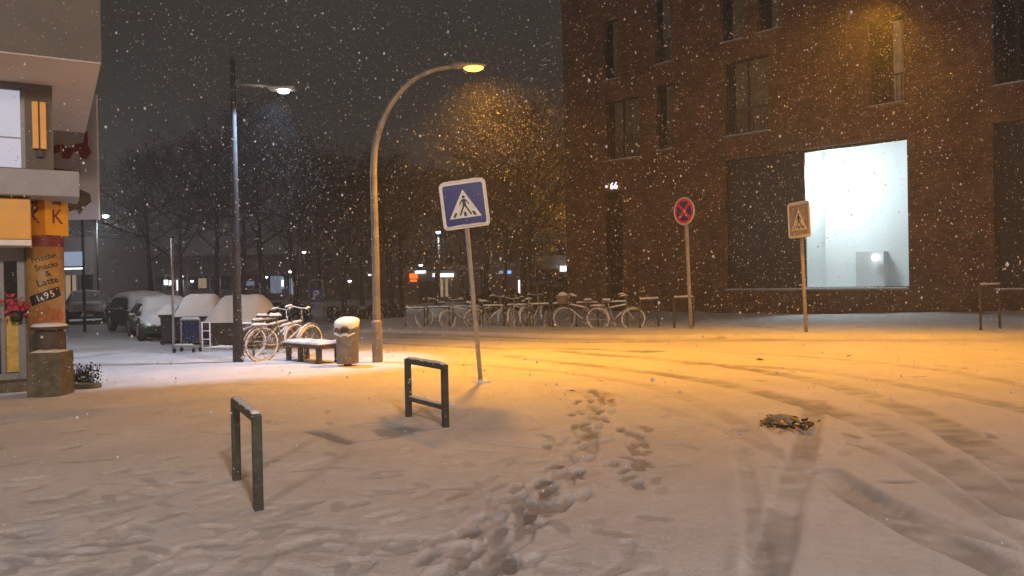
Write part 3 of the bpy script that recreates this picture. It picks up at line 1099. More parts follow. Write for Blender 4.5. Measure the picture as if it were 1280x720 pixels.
# standing table, planter, shrub, slab
pt = G(62, 488)
ztab = Zat(62, 407, pt)
tb = thing('barrel_table', 'dark barrel table with a round snow-covered top before the shop pillar', 'table', (pt.x + .17, pt.y - .25, 0))
MB().lathe([(.17, -.1), (.19, .1), (.21, ztab * .5), (.2, ztab * .9), (.17, ztab - .05)], 20).build('barrel', M['wood'], tb)
MB().lathe([(.2, ztab - .05), (.235, ztab - .04), (.235, ztab - .01), (.2, ztab)], 24).build('tabletop', M['wood'], tb)
MB().lathe([(.225, ztab - .002), (.235, ztab + .02), (.19, ztab + .045), (.05, ztab + .055)], 24).build('snow_cap', M['snow'], tb)
MB().lathe([(.012, -.018), (.02, 0), (.012, .018)], 8, (.02, -.215, ztab - .14)).build('knob', M['white_sign'], tb)
gp = G(63, 497)
zpl = Zat(63, 441, gp)
pn = thing('stone_planter', 'square mossy stone planter with a little snow on top beside the shop door', 'planter', (gp.x - .12, gp.y + .22, 0), R(8))
pb_ = MB().box((0, 0, zpl / 2 - .1), (.45, .44, zpl + .2)).build('box', M['stone'], pn, .025)
MB().strip([(-.20, 0, zpl - .003), (.20, 0, zpl - .003)], .40, .03, 12).build('snow_cap', M['snow'], pn)


def leaf_cloud(n, fn, size, rr, flat=.0):
    vs, fs = [], []
    for i in range(n):
        p = Vector(fn(rr))
        q = Euler((rr.random() * 6.28 * (1 - flat), rr.random() * 6.28 * (1 - flat), rr.random() * 6.28)).to_matrix()
        s_ = size * rr.uniform(.6, 1.4)
        o = len(vs)
        vs += [p + q @ Vector(v) * s_ for v in ((-.5, 0, 0), (0, -.28, .05), (.5, 0, 0), (0, .28, .05))]
        fs.append((o, o + 1, o + 2, o + 3))
    return MB().add(vs, fs)


sh = G(99, 486)
shr = thing('low_shrub', 'low dark shrub with bare twigs growing beside the stone planter', 'shrub', (sh.x - .1, sh.y + .3, 0))
leaf_cloud(900, lambda r: (r.gauss(0, .10), r.gauss(0, .10), abs(r.gauss(.12, .09))), .045, random.Random(4)).build('foliage', M['hedge'], shr)
st = MB()
rr = random.Random(9)
for i in range(14):
    st.tube([(rr.gauss(0, .04), rr.gauss(0, .04), -.05), (rr.gauss(0, .09), rr.gauss(0, .07), rr.uniform(.18, .34))], .005, 4)
st.build('stem', M['bark'], shr)
sb = G(106, 487)
tag(MB().box((sb.x, sb.y + .05, .03), (.36, .22, .11)).build('kerb_stone', M['stone'], None, .03), 'dark kerb stone lying in the snow just right of the shrub', 'stone')

# ------------------------------------------------------------------ steel hoops
def hoop(name, label, group, p1, p2, h, r=.034, mid=None, snow=.03, mat='hoop', seed=1, square=False):
    p1, p2 = Vector(p1), Vector(p2)
    v = p2 - p1
    Ld = v.length
    root = thing(name, label, 'rail', ((p1.x + p2.x) / 2, (p1.y + p2.y) / 2, 0), math.atan2(v.y, v.x), group)
    for s_ in (-1, 1):
        if square:
            MB().box((s_ * Ld / 2, 0, h / 2 - .12), (2 * r, 2 * r, h + .22)).build('post', M[mat], root, .006)
        else:
            MB().tube([(s_ * Ld / 2, 0, -.2), (s_ * Ld / 2, 0, h - r)], r, 12).build('post', M[mat], root)
    if square:
        MB().box((0, 0, h - r), (Ld - 2 * r - .002, 2 * r - .004, 2 * r)).build('top_rail', M[mat], root, .006)
    else:
        MB().tube([(-Ld / 2 - r * .4, 0, h - r), (Ld / 2 + r * .4, 0, h - r)], r * 1.02, 12).build('top_rail', M[mat], root)
    if mid:
        MB().box((0, 0, mid), (Ld - 2 * r - .004, 2 * r * .8, 2 * r * .8)).build('mid_rail', M[mat], root, .006)
        MB().strip([(-Ld / 2 + r, 0, mid + r * .8), (Ld / 2 - r, 0, mid + r * .8)], r * 1.4, snow * .7, seed + 50).build('snow_strip', M['snow'], root)
    MB().strip([(-Ld / 2, 0, h - .004 if square else h - .012), (Ld / 2, 0, h - .004 if square else h - .012)], r * 1.9, snow, seed).build('snow_strip', M['snow'], root)
    return root


GR = 'low steel rails around the snowy square'
a_, b_ = G(296, 600), G(323, 635)
hoop('barrier_rail', 'nearest dark green steel rail of two posts and a snow-topped bar', GR, a_, b_, .5 * (Zat(290, 493, a_) + Zat(320, 520, b_)), .030, None, .022, seed=2, square=True)
a_, b_ = G(511, 523), G(557, 537)
hoop('barrier_rail', 'dark steel rail with a second lower crossbar', GR, a_, b_, .5 * (Zat(508, 447, a_) + Zat(556, 455, b_)), .030, .5 * (Zat(511, 499, a_) + Zat(556, 508, b_)), .022, seed=4, square=True)
for (q1, q2, t1, t2, lb, sd) in (((800, 413.5), (823, 411), 374, 372, 'thin steel hoop in the snow right of the parked bicycles', 6),
                                 ((843, 414), (867, 412.5), 371.5, 370, 'thin steel hoop behind the round no-stopping sign', 7),
                                 ((1226, 417), (1250, 415), 356, 354, 'thin steel hoop standing alone before the brick wall at the large dark window', 8)):
    a_, b_ = G(*q1), G(*q2)
    hoop('barrier_rail', lb, GR, a_, b_, .5 * (Zat(q1[0], t1, a_) + Zat(q2[0], t2, b_)), .032, None, .05, 'hoop', sd)

# ------------------------------------------------------------------ traffic signs
def rrect(w, h, r, n=5):
    pts = []
    for cx, cz, a0 in ((w / 2 - r, h / 2 - r, 0), (-w / 2 + r, h / 2 - r, 90), (-w / 2 + r, -h / 2 + r, 180), (w / 2 - r, -h / 2 + r, 270)):
        for k in range(n + 1):
            a = R(a0 + 90 * k / n)
            pts.append((cx + r * math.cos(a), cz + r * math.sin(a)))
    return pts[::-1]


def circle(r, n=32, cx=0, cz=0):
    return [(cx + r * math.cos(-2 * math.pi * k / n), cz + r * math.sin(-2 * math.pi * k / n)) for k in range(n)]


M['lamp_washed_sign'] = pbr('lamp_washed_sign_sheet', (.30, .28, .30), .3, 6, .6, 0, .1, wear=(.62, .6, .58))  # pale field colour stands in for lamplight washing over the blue


def crossing_panel(root, W, z, rot, snow=True, field='blue_sign'):
    """square blue sign: white triangle, walking figure, stripes"""
    T = Matrix.Translation((0, 0, z)) @ rot
    def put(b, name, m, parent=None):
        return moved(b, T).build(name, M[m], parent or root)
    back = put(MB().prism(rrect(W, W, W * .07), -.03, -.012), 'panel', 'galv')
    put(MB().prism(rrect(W * .985, W * .985, W * .065), -.033, -.03), 'white_border', 'white_sign', back)
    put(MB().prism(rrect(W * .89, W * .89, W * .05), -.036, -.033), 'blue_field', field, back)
    tri = [(0, .33 * W), (.355 * W, -.29 * W), (-.355 * W, -.29 * W)]
    put(MB().prism(tri, -.039, -.036), 'white_triangle', 'white_sign', back)
    s_ = W
    fig = MB()
    y0, y1 = -.042, -.039
    fig.prism(circle(.033 * s_, 14, 0, .165 * s_), y0, y1)
    fig.prism([(-.035 * s_, .12 * s_), (.035 * s_, .12 * s_), (.04 * s_, -.02 * s_), (-.035 * s_, -.02 * s_)], y0, y1)
    fig.prism([(-.035 * s_, .12 * s_), (-.028 * s_, .085 * s_), (-.075 * s_, .03 * s_), (-.09 * s_, -.015 * s_), (-.108 * s_, -.01 * s_), (-.095 * s_, .045 * s_)][::-1], y0, y1)
    fig.prism([(.035 * s_, .12 * s_), (.09 * s_, .05 * s_), (.115 * s_, .0 * s_), (.098 * s_, -.008 * s_), (.07 * s_, .04 * s_), (.025 * s_, .085 * s_)], y0, y1)
    fig.prism([(-.035 * s_, -.02 * s_), (.012 * s_, -.02 * s_), (-.055 * s_, -.15 * s_), (-.095 * s_, -.235 * s_), (-.13 * s_, -.235 * s_), (-.09 * s_, -.14 * s_)], y0, y1)
    fig.prism([(-.005 * s_, -.02 * s_), (.04 * s_, -.02 * s_), (.10 * s_, -.13 * s_), (.155 * s_, -.235 * s_), (.115 * s_, -.235 * s_), (.06 * s_, -.13 * s_)], y0, y1)
    put(fig, 'walking_figure', 'black_sign', back)
    sp = MB()
    for xx, sl in ((-.245, .05), (-.155, .03), (.0, 0), (.17, -.03), (.225, -.05)):
        if abs(xx) < .2 and xx not in (0,):
            continue
        sp.prism([((xx - .028) * s_, -.26 * s_), ((xx - .028 + sl) * s_, -.165 * s_), ((xx + .028 + sl) * s_, -.165 * s_), ((xx + .028) * s_, -.26 * s_)], -.0413, -.039)
    put(sp, 'stripe', 'black_sign', back)
    # raised rim with snow caught on it
    rim = MB()
    pts = [(x, -.03, zz) for x, zz in rrect(W * 1.0, W * 1.0, W * .075)]
    rim.tube(pts + [pts[0]], .014, 6, cap=False)
    put(rim, 'rim', 'white_sign', back)
    if snow:
        sn = MB().strip([(-W / 2 + .03, -.026, W / 2 + .008), (W / 2 - .03, -.026, W / 2 + .008)], .045, .02, 21)
        sn.strip([(-W / 2 + .03, -.045, -W * .47), (W / 2 - .05, -.045, -W * .47)], .03, .022, 22)
        put(sn, 'snow_strip', 'snow', back)


g1 = G(601, 478)
topz = Zat(584, 287, g1)
cz = Zat(580, 256, g1)
W1 = 57 / F * g1.y
top_x = P(581, 256, g1.y).x
lean = math.atan2(top_x - g1.x, cz)
sg = thing('crossing_sign', 'blue square pedestrian crossing sign on a leaning pole, facing the viewer', 'traffic sign', g1, 0, rot=(0, lean, 0))
MB().tube([(0, .0, -.2), (0, .0, cz + W1 * .42)], .034, 12).build('pole', M['pole'], sg)
crossing_panel(sg, W1, cz / math.cos(lean), Matrix.Translation((0, -.03, 0)) @ Matrix.Rotation(-R(2.0), 4, 'Y') @ Matrix.Rotation(R(-7), 4, 'Z'))
MB().lathe([(.05, -.05), (.16, .0), (.1, .035), (.04, .05)], 14).build('snow_heap', M['snow'], sg)

g2 = G(1008, 420)
cz2 = Zat(1001, 275, g2)
W2 = 43 / F * g2.y
lean2 = math.atan2(P(1001, 275, g2.y).x - g2.x, cz2)
sg2 = thing('crossing_sign', 'pedestrian crossing sign, its field painted pale for lamplight, seen obliquely in orange light before the lit window', 'traffic sign', g2, 0, rot=(0, lean2, 0))
MB().tube([(0, 0, -.2), (0, 0, cz2 + W2 * .42)], .045, 12).build('pole', M['pole'], sg2)
crossing_panel(sg2, W2, cz2, Matrix.Translation((-.03, -.03, 0)) @ Matrix.Rotation(R(-75), 4, 'Z'), field='lamp_washed_sign')
g3 = G(864, 415)
cz3 = Zat(857, 264, g3)
RD = 16.5 / F * g3.y
lean3 = math.atan2(P(857, 264, g3.y).x - g3.x, cz3)
sg3 = thing('no_stopping_sign', 'round red and blue no-stopping sign on a tall thin pole', 'traffic sign', g3, 0, rot=(0, lean3, 0))
MB().tube([(0, 0, -.2), (0, 0, cz3 + RD * .8)], .05, 12).build('pole', M['pole'], sg3)
T3 = Matrix.Translation((-.03, -.03, cz3)) @ Matrix.Rotation(R(-56), 4, 'Z')
dk = moved(MB().prism(circle(RD), -.03, -.012), T3).build('panel', M['galv'], sg3)
moved(MB().prism(circle(RD * .99), -.033, -.03), T3).build('red_ring', M['red_sign'], dk)
moved(MB().prism(circle(RD * .76), -.036, -.033), T3).build('blue_field', M['blue_sign'], dk)
xb = MB()
for a in (45, -45):
    w_ = .115 * RD
    l_ = .775 * RD
    m2 = Matrix.Rotation(R(a), 2)
    xb.prism([tuple(m2 @ Vector(v)) for v in ((-l_, -w_), (-l_, w_), (l_, w_), (l_, -w_))], -.039 - (.002 if a > 0 else 0), -.036)
moved(xb, T3).build('red_cross', M['red_sign'], dk)
pts = [(x, -.03, z) for x, z in circle(RD)]
moved(MB().tube(pts + [pts[0]], .018, 6, cap=False), T3).build('rim', M['white_sign'], dk)

# parking sign in its steel portal frame
g4 = G(396, 402)
zt4 = Zat(396, 350, g4)
pk_ = thing('parking_sign', 'blue parking sign with a white P held in a tall steel frame', 'traffic sign', g4, R(8))
wv = 17 / F * g4.y
fr_ = MB()
arc = [(-wv / 2, 0, -.2), (-wv / 2, 0, zt4 - .12), (-wv / 2 + .1, 0, zt4), (wv / 2 - .1, 0, zt4), (wv / 2, 0, zt4 - .12), (wv / 2, 0, -.2)]
fr_.tube(arc, .03, 8)
fr_.build('frame', M['galv'], pk_)
zc4 = Zat(396, 369, g4)
w4 = 14.5 / F * g4.y
pnl = MB().box((0, -.035, zc4), (w4, .02, 18 / F * g4.y)).build('panel', M['blue_sign'], pk_, .01)
moved(text_mb('P', .52), Matrix.Translation((0, -.05, zc4))).build('letter', M['white_sign'], pnl)
MB().box((0, 0, zc4 - .33), (wv - .06, .03, .03)).build('crossbar', M['galv'], pk_)

# ------------------------------------------------------------------ lamps
def aim(o, target):
    d = (Vector(target) - o.location).normalized()
    z = -d
    x = Vector((1, 0, 0))
    x = (x - z * x.dot(z)).normalized()
    y = z.cross(x)
    o.rotation_euler = Matrix((x, y, z)).transposed().to_euler()


def spot(name, loc, target, col_, power, size, blend=.5, scale=(1, 1, 1), rad=.1):
    l = bpy.data.lights.new(name, 'SPOT')
    l.energy = power
    l.color = col_
    l.spot_size = R(size)
    l.spot_blend = blend
    l.shadow_soft_size = rad
    o = bpy.data.objects.new(name, l)
    col.objects.link(o)
    o.location = loc
    aim(o, target)
    o.scale = scale
    return o


def point(name, loc, col_, power, rad=.1):
    l = bpy.data.lights.new(name, 'POINT')
    l.energy = power
    l.color = col_
    l.shadow_soft_size = rad
    o = bpy.data.objects.new(name, l)
    col.objects.link(o)
    o.location = loc
    return o


SOD = (1, .39, .014)


def curved_lamp(base, pix_arc, head_a, head_b, label):
    """arched lamp: pole, arm, head, lens; arc given in pixels at the lamp's distance"""
    root = thing('street_lamp', label, 'street lamp', base)
    Y = base.y
    pts = []
    for px, py in pix_arc:
        p = P(px, py, Y)
        pts.append(Vector((p.x - base.x, 0, p.z)))
    pts = [Vector((v[0], 0, v[1])) for v in smooth_line([(p.x, p.z) for p in pts], 6)]
    lo = Vector((0, 0, -.2))
    n = len(pts)
    rad = [.085] + [.075 - .035 * (i / (n - 1)) for i in range(n)]
    MB().tube([lo] + pts, rad, 14).build('pole', M['lamp_pole'], root)
    MB().lathe([(.1, -.1), (.1, .75), (.085, .8)], 16).build('base_sleeve', M['lamp_pole'], root)
    a = Vector(head_a) - Vector(base)
    b = Vector(head_b) - Vector(base)
    v = b - a
    Lh = v.length
    TT = Matrix.Translation(a) @ v.to_track_quat('X', 'Z').to_matrix().to_4x4()
    hd = MB()
    prof = [(0, .04, .04), (.08, .08, .09), (.28, .10, .10), (.5, .11, .07), (.9, .10, .045), (1, .04, .02)]
    vs, fs = [], []
    for t_, w_, h_ in prof:
        for k in range(12):
            an = 2 * math.pi * k / 12
            zz = math.sin(an)
            vs.append((t_ * Lh, w_ * math.cos(an), h_ * zz if zz > 0 else h_ * .5 * zz))
    for i in range(len(prof) - 1):
        for k in range(12):
            fs.append((i * 12 + k, (i + 1) * 12 + k, (i + 1) * 12 + (k + 1) % 12, i * 12 + (k + 1) % 12))
    fs += [tuple(range(12)), tuple((len(prof) - 1) * 12 + k for k in range(12))[::-1]]
    hd.add(vs, fs, True)
    h_ = moved(hd, TT).build('lamp_head', M['lamp_pole'], root)
    ln = MB()
    vs, fs = [], []
    n1, n2 = 16, 6
    for i in range(n2):
        ph = math.pi / 2 * i / (n2 - 1)
        for k in range(n1):
            an = 2 * math.pi * k / n1
            vs.append((Lh * .64 + .19 * math.cos(ph) * math.cos(an), .11 * math.cos(ph) * math.sin(an), -.03 - .075 * math.sin(ph)))
    for i in range(n2 - 1):
        for k in range(n1):
            fs.append((i * n1 + k, i * n1 + (k + 1) % n1, (i + 1) * n1 + (k + 1) % n1, (i + 1) * n1 + k))
    ln.add(vs, fs, True)
    moved(ln, TT).build('lens', M['sodium_lens'], h_)
    return root, TT @ Vector((Lh * .62, 0, -.25)) + Vector(base)


bs1 = G(472, 453)
Y1 = bs1.y
lamp1, hp1 = curved_lamp(bs1, [(472, 440), (469, 300), (467, 210), (472, 170), (487, 133), (512, 103), (540, 88), (566, 83)],
                         P(563, 83, Y1), P(608, 82, Y1), 'arched street lamp glowing orange above the crossing')
hp1 = Vector(P(592, 97, Y1))
# its partner across the crossing: only its light and glow reach the picture's top edge
b2 = Vector((P(1345, 425, 15).x, 15, 0))
px2 = lambda x, z: (x, z)
root2 = thing('street_lamp', 'second arched orange street lamp across the road', 'street lamp', b2)
h2 = P(1110, -14, 15)
pp = [Vector((0, 0, -.2)), Vector((0, 0, h2.z - 2.2)), Vector((-.15, 0, h2.z - 1.1)), Vector((-.7, 0, h2.z - .3)), Vector((-1.6, 0, h2.z + .05)), Vector((h2.x - b2.x + .35, 0, h2.z + .12))]
MB().tube(pp, [.085, .075, .07, .06, .05, .04], 12).build('pole', M['lamp_pole'], root2)
hh2 = MB().box((h2.x - b2.x, 0, h2.z + .1), (.7, .26, .12)).build('lamp_head', M['lamp_pole'], root2, .03)
MB().lathe([(.02, -.14), (.1, -.1), (.12, 0)], 16, (h2.x - b2.x, 0, h2.z + .04)).build('lens', M['sodium_lens'], hh2)

# white LED lamp with a straight arm
bl = G(298, 453)
Yl = bl.y
led = thing('street_lamp', 'tall straight street lamp with a white light on a side arm', 'street lamp', bl)
tp = P(290.5, 72, Yl)
tl = Vector((tp.x - bl.x, 0, tp.z))
MB().tube([(0, 0, -.2), (0, 0, 1.2), tl * .55, tl], [.085, .08, .062, .045], 14).build('pole', M['dark_pole'], led)
MB().box((0, 0, .35), (.17, .17, .7)).build('base_sleeve', M['dark_pole'], led, .02)
a1, a2 = P(292, 105, Yl), P(340, 108, Yl)
MB().tube([a1 - Vector(bl), a2 - Vector(bl)], .028, 8).build('arm', M['galv'], led)
hc = P(353, 111, Yl) - Vector(bl)
hd = MB().box((hc.x, 0, hc.z), (.52, .24, .06)).build('lamp_head', M['galv'], led, .02)
MB().lathe([(.02, -.05), (.09, -.045), (.11, -.03), (.11, 0)], 16, (hc.x + .02, 0, hc.z - .03)).build('lens', M['led_lens'], hd)
ledp = Vector(bl) + hc + Vector((0, 0, -.2))


def small_lamp(px, py, Y, label, lens='far_led', arm=.0, lensr=.16, group='distant lamps in the park'):
    p = P(px, py, Y)
    r = thing('park_lamp', label, 'lamp', (p.x - arm, Y, 0), 0, group)
    MB().tube([(0, 0, -.2), (0, 0, p.z + .1)], [.06, .04], 8).build('pole', M['dark_pole'], r)
    if arm:
        MB().tube([(0, 0, p.z + .1), (arm, 0, p.z + .14)], .03, 6).build('arm', M['dark_pole'], r)
    hd = MB().box((arm, 0, p.z + .12), (lensr * 2.4, lensr * 1.8, .08)).build('lamp_head', M['dark_pole'], r)
    MB().lathe([(lensr * .3, -lensr * .7), (lensr * .9, -lensr * .4), (lensr, 0), (lensr * .9, .03)], 12, (arm, 0, p.z + .05)).build('lens', M[lens], hd)
    return p


small_lamp(548, 291, 44, 'white park lamp to the left below the blue crossing sign', lensr=.14)
small_lamp(380, 316, 50, 'white park lamp right above the parking sign', arm=.3, lensr=.12)
small_lamp(363, 340, 70, 'small white lamp low between the trunks left of the parking sign', lensr=.16)
small_lamp(132, 271, 42, 'white street lamp above the snowy parked cars', arm=.5, lensr=.16)
small_lamp(126, 319, 75, 'orange street lamp far down the side street', 'far_sodium', arm=.5, lensr=.22)
small_lamp(112, 366, 85, 'faint low orange lamp at the end of the side street', 'far_sodium', lensr=.2)
small_lamp(526, 332, 66, 'small white lamp over the orange shop sign', lensr=.16)
small_lamp(226, 346, 62, 'white lamp above the pair of lit panes behind the refuse containers', lensr=.17)

# ------------------------------------------------------------------ bench, bin
gA, gC = G(361, 452), G(399, 456)
v = gC - gA
bn = thing('park_bench', 'low dark bench without back under a layer of snow', 'bench', ((gA.x + gC.x) / 2 + .12, (gA.y + gC.y) / 2 + .22, 0), math.atan2(v.y, v.x))
zs = Zat(361, 428, gA)
MB().box((0, 0, zs - .045), (v.length + .22, .50, .08)).build('seat', M['wood'], bn, .01)
for x_ in (-v.length / 2, -v.length * .1, v.length / 2):
    for y_ in (-.2, .2):
        MB().box((x_, y_, (zs - .09) / 2 - .05), (.09, .08, zs + .01)).build('leg', M['wood'], bn, .008)
sn = MB()
for k in range(5):
    sn.strip([(-v.length / 2 - .1, -.2 + .1 * k, zs - .006), (v.length / 2 + .1, -.2 + .1 * k, zs - .006)], .15, .055, 60 + k)
sn.build('snow_layer', M['snow'], bn)

gb = G(432, 459)
bz = Zat(432, 402, gb)
bn2 = thing('litter_bin', 'rounded metal litter bin with a snow-capped slanting top', 'bin', (gb.x, gb.y + .19, 0))
rbn = .195
bd_ = MB()
vs, fs = [], []
n = 20
rows = [(.05, .93), (.06, 1), (.5 * bz, 1.0), (.72 * bz, 1.02), (.76 * bz, 1.1), (bz * .97, 1.12)]
for z_, k_ in rows:
    for i in range(n):
        a = 2 * math.pi * i / n
        cx, cy = math.cos(a), math.sin(a)
        q_ = 1 / max(abs(cx), abs(cy)) ** .45        # rounded square plan
        zz = z_ + (.05 * (-cy) if z_ > .9 * bz else 0) * -1
        vs.append((rbn * k_ * q_ * cx, rbn * k_ * q_ * cy, zz))
for i in range(len(rows) - 1):
    for k in range(n):
        fs.append((i * n + k, i * n + (k + 1) % n, (i + 1) * n + (k + 1) % n, (i + 1) * n + k))
fs += [tuple(range(n))[::-1], tuple((len(rows) - 1) * n + k for k in range(n))]
bd_.add(vs, fs, True).build('body', M['bin'], bn2)
MB().box((.0, 0, 0), (.12, .12, .24)).build('foot', M['black'], bn2)
op = MB().prism(circle(.085, 20, 0, bz * .79), -rbn * 1.16, -rbn * 1.08).build('opening', M['black'], bn2)
MB().ring((0, -rbn * 1.17, bz * .79), .085, .012, 'y', 24, 6).build('rim', M['bin'], op)
MB().strip([(-.075, -rbn * 1.17, bz * .79 - .085), (.08, -rbn * 1.17, bz * .79 - .075)], .05, .05, 79).build('snow_strip', M['snow'], op)
cap = MB()
vs, fs = [], []
for j, (k_, dz) in enumerate(((1.13, -.015), (1.12, .03), (.85, .06), (.4, .075))):
    for i in range(n):
        a = 2 * math.pi * i / n
        cx, cy = math.cos(a), math.sin(a)
        q_ = 1 / max(abs(cx), abs(cy)) ** .45
        vs.append((rbn * k_ * q_ * cx, rbn * k_ * q_ * cy, bz * .97 + .05 * cy * k_ + dz + (random.uniform(-.05, .0) if j == 0 and cy < -.2 else 0)))
for i in range(3):
    for k in range(n):
        fs.append((i * n + k, i * n + (k + 1) % n, (i + 1) * n + (k + 1) % n, (i + 1) * n + k))
fs.append(tuple(3 * n + k for k in range(n)))
cap.add(vs, fs, True).build('snow_cap', M['snow'], bn2)
for s_ in (-1, 1):          # snow stuck on the cheeks of the hood
    MB().strip([(s_ * .05, -rbn * 1.19, bz * .66), (s_ * .19, -rbn * 1.14, bz * .74)], .04, .03, 80 + s_).build('snow_smear', M['snow'], bn2)

# ------------------------------------------------------------------ bicycles
def make_bike(label, loc, rz, lean=.06, basket=False, steer=.25):
    r = thing('bicycle', label, 'bicycle', loc, 0, 'snow-covered bicycles at the stands', rot=(lean, 0, rz))
    WR = .33
    for k, x_ in enumerate((-.53, .53)):
        T = Matrix.Translation((x_, 0, WR)) @ Matrix.Rotation(steer if k else 0, 4, 'Z')
        ty = moved(MB().ring((0, 0, 0), WR, .026, 'y', 30, 6), T).build('wheel', M['snowy_rubber'], r)
        rm = MB().ring((0, 0, 0), WR - .045, .010, 'y', 30, 5)
        for i in range(14):
            a = 2 * math.pi * i / 14
            rm.tube([(0, .02 * (-1) ** i, 0), ((WR - .04) * math.cos(a), 0, (WR - .04) * math.sin(a))], .0035, 3, False)
        rm.tube([(0, -.04, 0), (0, .04, 0)], .02, 8)
        moved(rm, T).build('rim', M['snowy_metal'], ty)
        md = MB()
        aa = [R(q) for q in range(20, 176, 12)]
        vs, fs = [], []
        for a in aa:
            for yy in (-.03, .03):
                vs.append(((WR + .045) * math.cos(a), yy, (WR + .045) * math.sin(a)))
            for yy in (.03, -.03):
                vs.append(((WR + .058) * math.cos(a), yy, (WR + .058) * math.sin(a)))
        for i in range(len(aa) - 1):
            for j in range(4):
                fs.append((4 * i + j, 4 * i + (j + 1) % 4, 4 * i + 4 + (j + 1) % 4, 4 * i + 4 + j))
        md.add(vs, fs, True)
        moved(md, T).build('mudguard', M['snowy_metal'], r)
    f = MB()
    bbk = (-.07, 0, .29)
    f.tube([bbk, (-.22, 0, .80)], .018, 8)                    # seat tube
    f.tube([bbk, (.36, 0, .66)], .02, 8)                      # down tube
    f.tube([(-.17, 0, .66), (.34, 0, .76)], .018, 8)          # top tube
    f.tube([(.36, 0, .62), (.33, 0, .86)], .022, 8)           # head tube
    for yy in (-.05, .05):
        f.tube([bbk, (-.53, yy, WR)], .011, 6)
        f.tube([(-.19, yy * .5, .70), (-.53, yy, WR)], .010, 6)
    f.build('frame', M['snowy_metal'], r)
    MB().strip([(-.17, 0, .672), (.33, 0, .772)], .05, .035, 97).strip([(.0, 0, .375), (.33, 0, .64)], .045, .03, 98).build('frame_snow', M['snow'], r)
    fk = MB()
    for yy in (-.05, .05):
        fk.tube([(.36, yy * .7, .62), (.46, yy, .45), (.53, yy, WR)], .012, 6)
    fk.build('fork', M['snowy_metal'], r)
    hb = MB()
    hb.tube([(.33, 0, .86), (.325, 0, 1.0)], .014, 8)
    T = Matrix.Translation((.325, 0, 1.0)) @ Matrix.Rotation(steer, 4, 'Z')
    hb.tube([T @ Vector(q) for q in ((-.18, -.30, .03), (-.04, -.27, .06), (.05, -.1, .02), (.05, .1, .02), (-.04, .27, .06), (-.18, .30, .03))], .014, 8)
    hb.build('handlebar', M['snowy_metal'], r)
    hs = MB()
    for yy in (-1, 1):
        hs.strip([T @ Vector((-.18, .30 * yy, .042)), T @ Vector((-.02, .25 * yy, .072))], .045, .03, 90 + yy)
    hs.build('handlebar_snow', M['snow'], r)
    sd = MB()
    vs, fs = [], []
    for t_, w_ in ((-.14, .075), (-.1, .095), (0, .07), (.08, .03), (.14, .018)):
        vs += [(-.24 + t_, -w_, .86), (-.24 + t_, w_, .86), (-.24 + t_, w_ * .8, .905), (-.24 + t_, -w_ * .8, .905)]
    for i in range(4):
        for j in range(4):
            fs.append((4 * i + j, 4 * i + (j + 1) % 4, 4 * i + 4 + (j + 1) % 4, 4 * i + 4 + j))
    fs += [(0, 1, 2, 3), (16, 19, 18, 17)]
    sd.add(vs, fs, True)
    sad = sd.build('saddle', M['black'], r)
    MB().tube([(-.22, 0, .78), (-.235, 0, .87)], .013, 8).build('seat_post', M['snowy_metal'], sad)
    MB().strip([(-.38, 0, .90), (-.14, 0, .90)], .15, .06, 93).build('snow_cap', M['snow'], sad)
    ck = MB().ring((-.07, -.05, .29), .085, .009, 'y', 18, 5)
    ck.tube([(-.07, -.06, .29), (.03, -.06, .16)], .011, 6).tube([(-.07, .06, .29), (-.17, .06, .42)], .011, 6)
    ck.box((.03, -.1, .16), (.09, .08, .02)).box((-.17, .1, .42), (.09, .08, .02))
    ck.build('crank', M['snowy_metal'], r)
    rk = MB()
    for yy in (-.06, .06):
        rk.tube([(-.3, yy, .72), (-.75, yy, .73)], .007, 5).tube([(-.55, yy, WR), (-.6, yy, .73)], .006, 5)
    for x_ in (-.4, -.52, -.64, -.75):
        rk.tube([(x_, -.06, .726), (x_, .06, .726)], .006, 5)
    rk.build('luggage_rack', M['snowy_metal'], r)
    MB().strip([(-.75, 0, .735), (-.42, 0, .735)], .12, .035, 96).build('rack_snow', M['snow'], r)
    if basket:
        bk = MB()
        vs, fs = [], []
        for z_, k_ in ((.80, .8), (1.06, 1.1)):
            vs += [(.55 + .15 * k_ * sx_, .16 * k_ * sy_, z_) for sx_, sy_ in ((-1, -1), (1, -1), (1, 1), (-1, 1))]
        fs = [(0, 1, 5, 4), (1, 2, 6, 5), (2, 3, 7, 6), (3, 0, 4, 7), (3, 2, 1, 0)]
        bk.add(vs, fs)
        bo = bk.build('basket', pbr('snow_dusted_wicker', (.2, .17, .13), .4, 40, .8, 0, .5, snow=.3), r)
        MB().lathe([(.14, 1.0), (.17, 1.05), (.12, 1.12), (.03, 1.16)], 12, (.55, 0, 0)).build('snow_heap', M['snow'], bo)
    return r


BG = 'snow-covered bicycles at the stands'
q = G(752, 412)
bike_b = make_bike('snowy bicycle with a front basket at the end of the rack near the brick corner', (G(727, 412).x, G(727, 412).y + .2, 0), R(180 - 25), -.08, True, .5)
bike = make_bike('snowy bicycle with turned handlebar standing nearest the thin steel hoops', (G(770, 413).x, G(770, 413).y, 0), R(-22), .07, False, .35)
spots = [
    ((578, 412), R(205), 'snowy bicycle with a pale round front wheel just left of the leaning pole', -.06),
    ((545, 409), R(150), 'dim snowy bicycle at the far left end of the rack', .05),
    ((613, 411), R(20), 'snowy bicycle just right of the leaning sign pole', .06),
    ((652, 411), R(232), 'front one of two bicycles crowded at the rack beneath the twin trunks', .06),
    ((669, 410), R(58), 'rear one of two bicycles crowded at the rack beneath the twin trunks', -.07),
    ((358, 449), R(40), 'snow-laden bicycle just behind the low bench', .07),
    ((343, 443), R(37), 'second snow-laden bicycle behind the bench, its wheel beside the lamp post', -.05),
]
